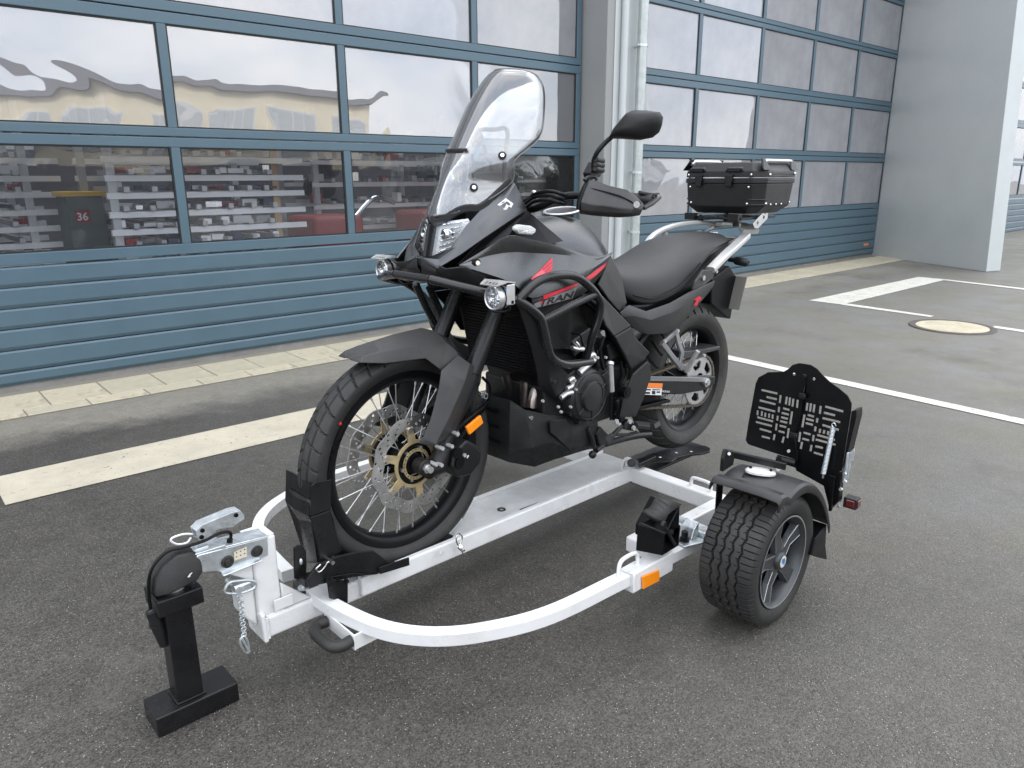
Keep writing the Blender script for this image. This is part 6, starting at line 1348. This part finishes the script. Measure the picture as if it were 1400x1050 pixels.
b.lathe([(-.06, .0), (-.06, .098), (-.012, .096), (0, .088), (.006, .078), (.006, .055), (.016, .052), (.018, .046), (.019, .0)], AC, 'y', 48, closed=False); ac = b.build('alternator_cover', 'bronze_cover', eng, 32)
b = MB(); b.lathe([(.0065, .083), (.009, .085), (.006, .087)], AC, 'y', 48); b.lathe([(.0165, .0505), (.0195, .0515), (.0175, .0535)], AC, 'y', 40)
for a in (R(20), R(160), R(215), R(320), R(265)): c = AC+Vector((math.cos(a)*.055, .008, math.sin(a)*.055)); d = AC+Vector((math.cos(a)*.085, .006, math.sin(a)*.085)); b.tube([c, d], .003, 6)
b.build('cover_ribs', 'engine', ac, 60)
b = MB()
for k in range(9): a = 2*math.pi*k/9+.2; c = AC+Vector((math.cos(a)*.099, -.012, math.sin(a)*.099)); b.cyl(c-Vector((0, .03, 0)), c+Vector((0, .004, 0)), .0105, seg=12); 
b.build_each('cover_boss', 'engine', ac, 40)
b = MB()
for p in ((658, 315), (668, 380), (540, 505), (628, 505), (560, 540), (428, 462), (510, 322), (880, 150), (822, 152), (910, 210)): b.bolt(V('ZG', *p, y=.197), (0, 1, 0), .0054, .006)
b.build_each('engine_bolt', 'bolt', eng)
b = MB()
for pts, r in ((((600, 375), (640, 350), (645, 300), (615, 320)), .009), (((560, 440), (600, 410), (640, 400)), .009), (((690, 262), (740, 215), (790, 170)), .012), (((660, 40), (680, 60), (690, 90)), .007), (((640, 80), (670, 90), (720, 90)), .008), (((760, 140), (790, 130), (800, 165), (775, 175)), .010)): b.tube([V('ZG', *p, y=.19) for p in pts], r, 8, 4)
b.build_each('engine_fitting', 'alu', eng)
# gear sensor rod, bracket clutter behind the crash bar
b = MB(); b.tube([V('ZG', 915, 190, y=.20), V('ZG', 925, 395, y=.205)], .0105, 12); b.tube([V('ZG', 915, 185, y=.20), V('ZG', 913, 205, y=.203)], .014, 12); qs = b.build('shift_sensor', 'alu', eng, 50)
b = MB(); b.tube([V('ZG', 925, 395, y=.205), V('ZG', 918, 600, y=.205)], .0042, 8); b.build('shift_rod', 'black', qs)
b = MB()
for pts in (((870, 0), (840, 120), (870, 260)), ((990, 180), (1000, 280), (990, 340)), ((1025, 190), (1030, 280), (1000, 340)), ((840, 260), (880, 240), (900, 200)), ((940, 430), (980, 480), (950, 560)), ((700, 0), (720, 60), (760, 120)), ((780, 20), (770, 90), (800, 130))): b.tube([V('ZG', *p, y=.17) for p in pts], .006, 8, 4)
b.build_each('hose', 'black', eng)
b = MB()
for (cx, cy, w, h_, y) in ((860, 330, .05, .10, .14), (960, 520, .03, .10, .16), (900, 90, .06, .07, .12), (640, 60, .05, .06, .15), (720, 60, .06, .12, .14), (600, 300, .06, .05, .16), (560, 380, .07, .06, .16)): b.box(V('ZG', cx, cy, y=y), (w, .05, h_), Matrix.Rotation(R(18), 3, 'Y'))
b.build_each('engine_cover', 'engine', eng, 0, .006, 2)
for pts, y in ((((165, 270), (190, 350), (215, 420), (222, 490)), -.02), (((300, 320), (305, 400), (302, 500)), .055), (((395, 360), (365, 430), (350, 510)), .10)):
    b = MB(); b.tube([V('ZG', *p, y=y) for p in pts], .0175, 14, 4); b.build('exhaust_header', 'header', bike, 60)
def skid():
    S_ = lambda a, c, y: V('ZG', a, c, y=y)
    L_ = [[Vector((.40, .10, .645)), S_(300, 525, .135), S_(470, 562, .150), S_(640, 575, .155), S_(720, 605, .160), S_(820, 592, .155)],
          [Vector((.415, .11, .56)), S_(330, 650, .15), S_(470, 620, .165), S_(640, 660, .170), S_(745, 650, .165), S_(825, 640, .155)],
          [Vector((.41, .10, .47)), S_(350, 800, .155), S_(480, 760, .17), S_(640, 800, .172), S_(745, 790, .16), S_(880, 760, .145)],
          [Vector((.385, .075, .415)), S_(372, 932, .125), S_(500, 885, .14), S_(640, 842, .145), S_(750, 808, .14), S_(885, 785, .13)]]
    b = MB()
    for a, c in zip(L_[:-1], L_[1:]): b.loft([a, c], closed=False); b.loft([[mir(p) for p in a], [mir(p) for p in c]], closed=False)
    for r in range(4):
        if r < 3: b.add([L_[r][0], L_[r+1][0], mir(L_[r+1][0]), mir(L_[r][0])], [(0, 1, 2, 3)])
    for k in range(5): a, c = L_[3][k], L_[3][k+1]; b.add([a, c, mir(c), mir(a)], [(0, 1, 2, 3)])
    o = b.build('skid_plate', 'skid_black', bike, 22, .003, solid=.005, off=0, weld=True)
    b = MB(); P = [S_(472, 600, .1745), S_(590, 590, .176), S_(640, 690, .1765), S_(630, 830, .168), S_(560, 760, .1755), S_(480, 690, .1755)]; b.prism(P, (0, .006, 0)); b.build('side_bulge', 'skid_black', o, 0, .004, 2)
    b = MB()
    for k in range(3):
        for y in (-.05, .03): b.box((.418-.004*k, y, .60-k*.055), (.010, .055, .012), Matrix.Rotation(R(6), 3, 'Y'))
    b.build_each('vent_slot', 'black', o, 0)
    b = MB(); b.bolt(S_(342, 582, .146), (0, 1, 0), .0085, .006, hexa=False); b.bolt(S_(430, 462, .14), (0, 1, 0), .006, .006); b.build_each('skid_bolt', 'chrome', o)
    vs, fs = text2d('SBD', .03, 0, .0005)
    c0, c1, c2 = Vector((.409, -.055, .628)), Vector((.409, .0, .628)), Vector((.405, -.055, .648)); M = frame(c0, c1-c0, c2-c0); b = MB(); b.add(vs, fs, 0, M); b.build('maker_lettering', 'decal_white', o, 0, recalc=False)
skid()

# ---------------------------------------------------------------- swing arm, chain, footpegs
def sarm(m):
    b = MB(); P0 = [Vector((-.14, .10, .58)), Vector((-.14, .10, .50))]
    pa = [Vector((-.14, .11, .575)), Vector((-.35, .128, .586)), Vector((-.60, .130, .536)), Vector((-.80, .130, .505)), Vector((-.87, .130, .49)), Vector((-.87, .130, .455)), Vector((-.80, .130, .440)), Vector((-.60, .130, .462)), Vector((-.32, .128, .518)), Vector((-.14, .11, .51))]
    b.prism(vmap(m, pa), m(Vector((0, -.035, 0)))-m(Vector((0, 0, 0)))); o = b.build('swing_arm', 'engine', bike, 0, .006, 3)
    b = MB(); b.sweep(vmap(m, [V('ZH', 300, 515, y=.132), V('ZH', 450, 517, y=.133), V('ZH', 640, 522, y=.132)]), rprof(.006, .020, .002), up=(0, 0, 1)); b.build('arm_edge', 'grey_mid', o, 18); return o
SA = both(sarm)
b = MB(); b.box((-.20, 0, .54), (.10, .22, .08)); b.build('arm_bridge', 'engine', SA[0], 0, .01)
Hh = lambda a, c, y: V('ZH', a, c, y=y)
b = MB(); b.prism([Hh(285, 540, .1335), Hh(376, 543, .1335), Hh(372, 572, .1335), Hh(279, 568, .1335)], (0, .0008, 0)); b.build('warning_label', 'sticker_orange', SA[0], 0)
b = MB(); b.prism([Hh(279, 570, .1335), Hh(372, 574, .1335), Hh(367, 614, .1335), Hh(264, 610, .1335)], (0, .0008, 0)); wl_ = b.build('warning_label', 'decal_white', SA[0], 0)
b = MB()
for (x0, x1, y0, y1) in ((278, 305, 576, 585), (315, 362, 578, 584), (272, 300, 594, 606), (312, 332, 588, 608), (340, 360, 590, 600)): b.prism([Hh(x0, y0, .1345), Hh(x1, y0+1, .1345), Hh(x1, y1, .1345), Hh(x0, y1, .1345)], (0, .0005, 0))
b.build('label_print', 'decal_black', wl_, 0)
letters('HONDA', Hh(372, 596, .1340), Hh(418, 598, .1340)-Hh(372, 596, .1340), Hh(373, 585, .134)-Hh(372, 596, .134), 'decal_white', SA[0], 'arm_lettering', 0, .01)
# chain: one link mesh copied round the run
fs_ = Vector((-.17, .098, .53)); R1, R2 = .046, .113; RCc = RC+Vector((0, .098, 0))
path = []
dx = (RCc-fs_); L0 = dx.length; th = math.atan2(dx.z, dx.x); al = math.acos((R1-R2)/L0)
def onc(c, r, a): return c+Vector((r*math.cos(a), 0, r*math.sin(a)))
t1, t2 = th-al, th+al
for k in range(10): path.append(onc(fs_, R1, t1+(t2-t1-0)*0+(-(2*math.pi-(t2-t1)))*k/9))
a_, c_ = path[-1], onc(RCc, R2, t2)
for k in range(1, 34): path.append(a_.lerp(c_, k/34))
for k in range(24): path.append(onc(RCc, R2, t2-(t2-t1)*k/23))
a_, c_ = path[-1], path[0]
for k in range(1, 34): path.append(a_.lerp(c_, k/34))
b = MB()
tot = 0
for i in range(len(path)):
    p, q_ = path[i], path[(i+1) % len(path)]
    if (q_-p).length < 1e-4: continue
    for s in (-1, 1): b.beam(p+Vector((0, s*.0075, 0)), q_+Vector((0, s*.0075, 0)), .002, .012 if i % 2 else .0095)
    b.cyl(p-Vector((0, .008, 0)), p+Vector((0, .008, 0)), .0045, seg=6)
b.build('chain', mat('chain', (.16, .14, .11), .45, .8, 0, 100, .3, 40) and 'chain', bike, 30)
b = MB(); b.prism([Hh(210, 690, .118), Hh(420, 640, .118), Hh(425, 655, .118), Hh(220, 710, .118)], (0, -.03, 0)); b.build('chain_slider', 'black', SA[0], 0, .002)
b = MB(); b.prism([Hh(495, 395, .10), Hh(500, 352, .10), Hh(620, 338, .10), Hh(722, 320, .10), Hh(718, 342, .10), Hh(640, 362, .10), Hh(600, 392, .10)], (0, -.16, 0)); b.build('rear_hugger', 'plastic_grey', bike, 0, .004, 2)
def pillion(m):
    b = MB(); b.sweep(vmap(m, [Hh(455, 235, .165), Hh(470, 300, .172), Hh(492, 360, .178), Hh(480, 430, .180), Hh(520, 470, .185)]), rprof(.022, .012, .003), up=(0, 1, 0)); b.sweep(vmap(m, [Hh(370, 300, .165), Hh(430, 380, .172), Hh(490, 455, .18)]), rprof(.022, .014, .003), up=(0, 1, 0)); b.sweep(vmap(m, [Hh(380, 300, .165), Hh(455, 235, .165)]), rprof(.018, .012, .003), up=(0, 1, 0)); o = b.build('pillion_bracket', 'grey_mid', bike, 18)
    b = MB(); b.sweep(vmap(m, [Hh(520, 470, .19), Hh(545, 420, .21), Hh(588, 350, .235)]), rprof(.022, .016, .004), up=(0, 0, 1)); b.build('pillion_peg', 'alu', o, 30)
    b = MB()
    for p in ((462, 228), (385, 290), (515, 440), (620, 375)): c = Hh(*p, .178); b.tube(vmap(m, [c, c+Vector((0, .008, 0))]), .007, 10)
    b.build_each('bracket_bolt', 'bolt', o); return o
both(pillion)
def peg(m):
    b = MB(); b.sweep(vmap(m, [Hh(215, 790, .20), Hh(300, 800, .235), Hh(400, 735, .29) if False else Hh(345, 790, .265)]), rprof(.05, .018, .004), up=(0, 0, 1)); o = b.build('footpeg', 'rubber', bike, 18)
    b = MB(); P = [Hh(180, 760, .19), Hh(215, 790, .20), Hh(205, 830, .20), Hh(150, 820, .19), Hh(150, 780, .185)]; b.prism(vmap(m, P), m(Vector((0, -.03, 0)))-m(Vector((0, 0, 0)))); b.build('peg_bracket', 'engine', o, 0, .004)
    b = MB()
    for p in ((175, 770), (198, 808), (95, 770), (110, 790)): c = Hh(*p, .205); b.tube(vmap(m, [c, c+Vector((0, .008, 0))]), .009, 10)
    b.build_each('peg_bolt', 'bolt', o)
    b = MB(); b.sweep(vmap(m, [Hh(130, 800, .215), Hh(80, 850, .235), Hh(50, 868, .245)]), rprof(.014, .012, .003), up=(0, 0, 1)); b.tube(vmap(m, [Hh(70, 860, .235), Hh(55, 872, .29)]), .012, 12); b.sweep(vmap(m, [Hh(80, 850, .22), Hh(170, 850, .215), Hh(220, 835, .21)]), rprof(.012, .010, .003), up=(0, 0, 1)); b.build('shift_lever', 'engine', o, 40); return o
both(peg)
b = MB(); b.tube([V('ZG', 745, 655, y=.165), V('ZG', 790, 760, y=.17), V('ZG', 800, 800, y=.175)], .009, 10); b.sphere(V('ZG', 788, 848, y=.18), .015, 14); b.tube([V('ZG', 810, 820, y=.178), V('ZG', 870, 770, y=.15)], .011, 10); b.tube([V('ZG', 880, 770, y=.15), V('ZH', 200, 860, y=.16), V('ZH', 300, 850, y=.165)], .013, 12, 4); b.build('side_stand', 'engine', bike, 60)
b = MB(); P = [V('ZG', *p, y=.155) for p in ((830, 640), (885, 700), (895, 780), (820, 775), (800, 700))]; b.prism(P, (0, .012, 0)); b.build('chain_cover', 'plastic', bike, 0, .004)
# rear shock and frame tubes in the gap ahead of the wheel
b = MB(); b.cyl((-.33, 0, .50), (-.26, 0, .80), .03, seg=16); b.build('rear_shock', 'black', bike, 40)
b = MB(); b.tube([(-.15, .10, .58), (-.10, .13, .78), (.02, .14, .92), (.25, .10, 1.05)], .018, 12, 4); b.tube([(-.15, -.10, .58), (-.10, -.13, .78), (.02, -.14, .92), (.25, -.10, 1.05)], .018, 12, 4); b.tube([(-.10, .12, .80), (-.45, .12, .87), (-.90, .10, 1.02)], .014, 10, 4); b.tube([(-.10, -.12, .80), (-.45, -.12, .87), (-.90, -.10, 1.02)], .014, 10, 4); b.tube([(-.18, .13, .66), (-.40, .13, .84)], .012, 10); b.tube([(-.18, -.13, .66), (-.40, -.13, .84)], .012, 10); b.build('main_frame', 'black', bike, 60)
b = MB(); b.tube([(-.12, -.14, .42), (-.40, -.18, .46), (-.60, -.22, .56), (-.98, -.24, .70)], [.03]*5+[.055]*7+[.058], 16, 4) if False else b.tube(catmull([Vector((-.12, -.14, .42)), Vector((-.40, -.18, .46)), Vector((-.60, -.22, .56)), Vector((-.98, -.24, .70))], 4), [.026]*5+[.045]+[.055]*7, 16); b.build('silencer', 'engine', bike, 50)
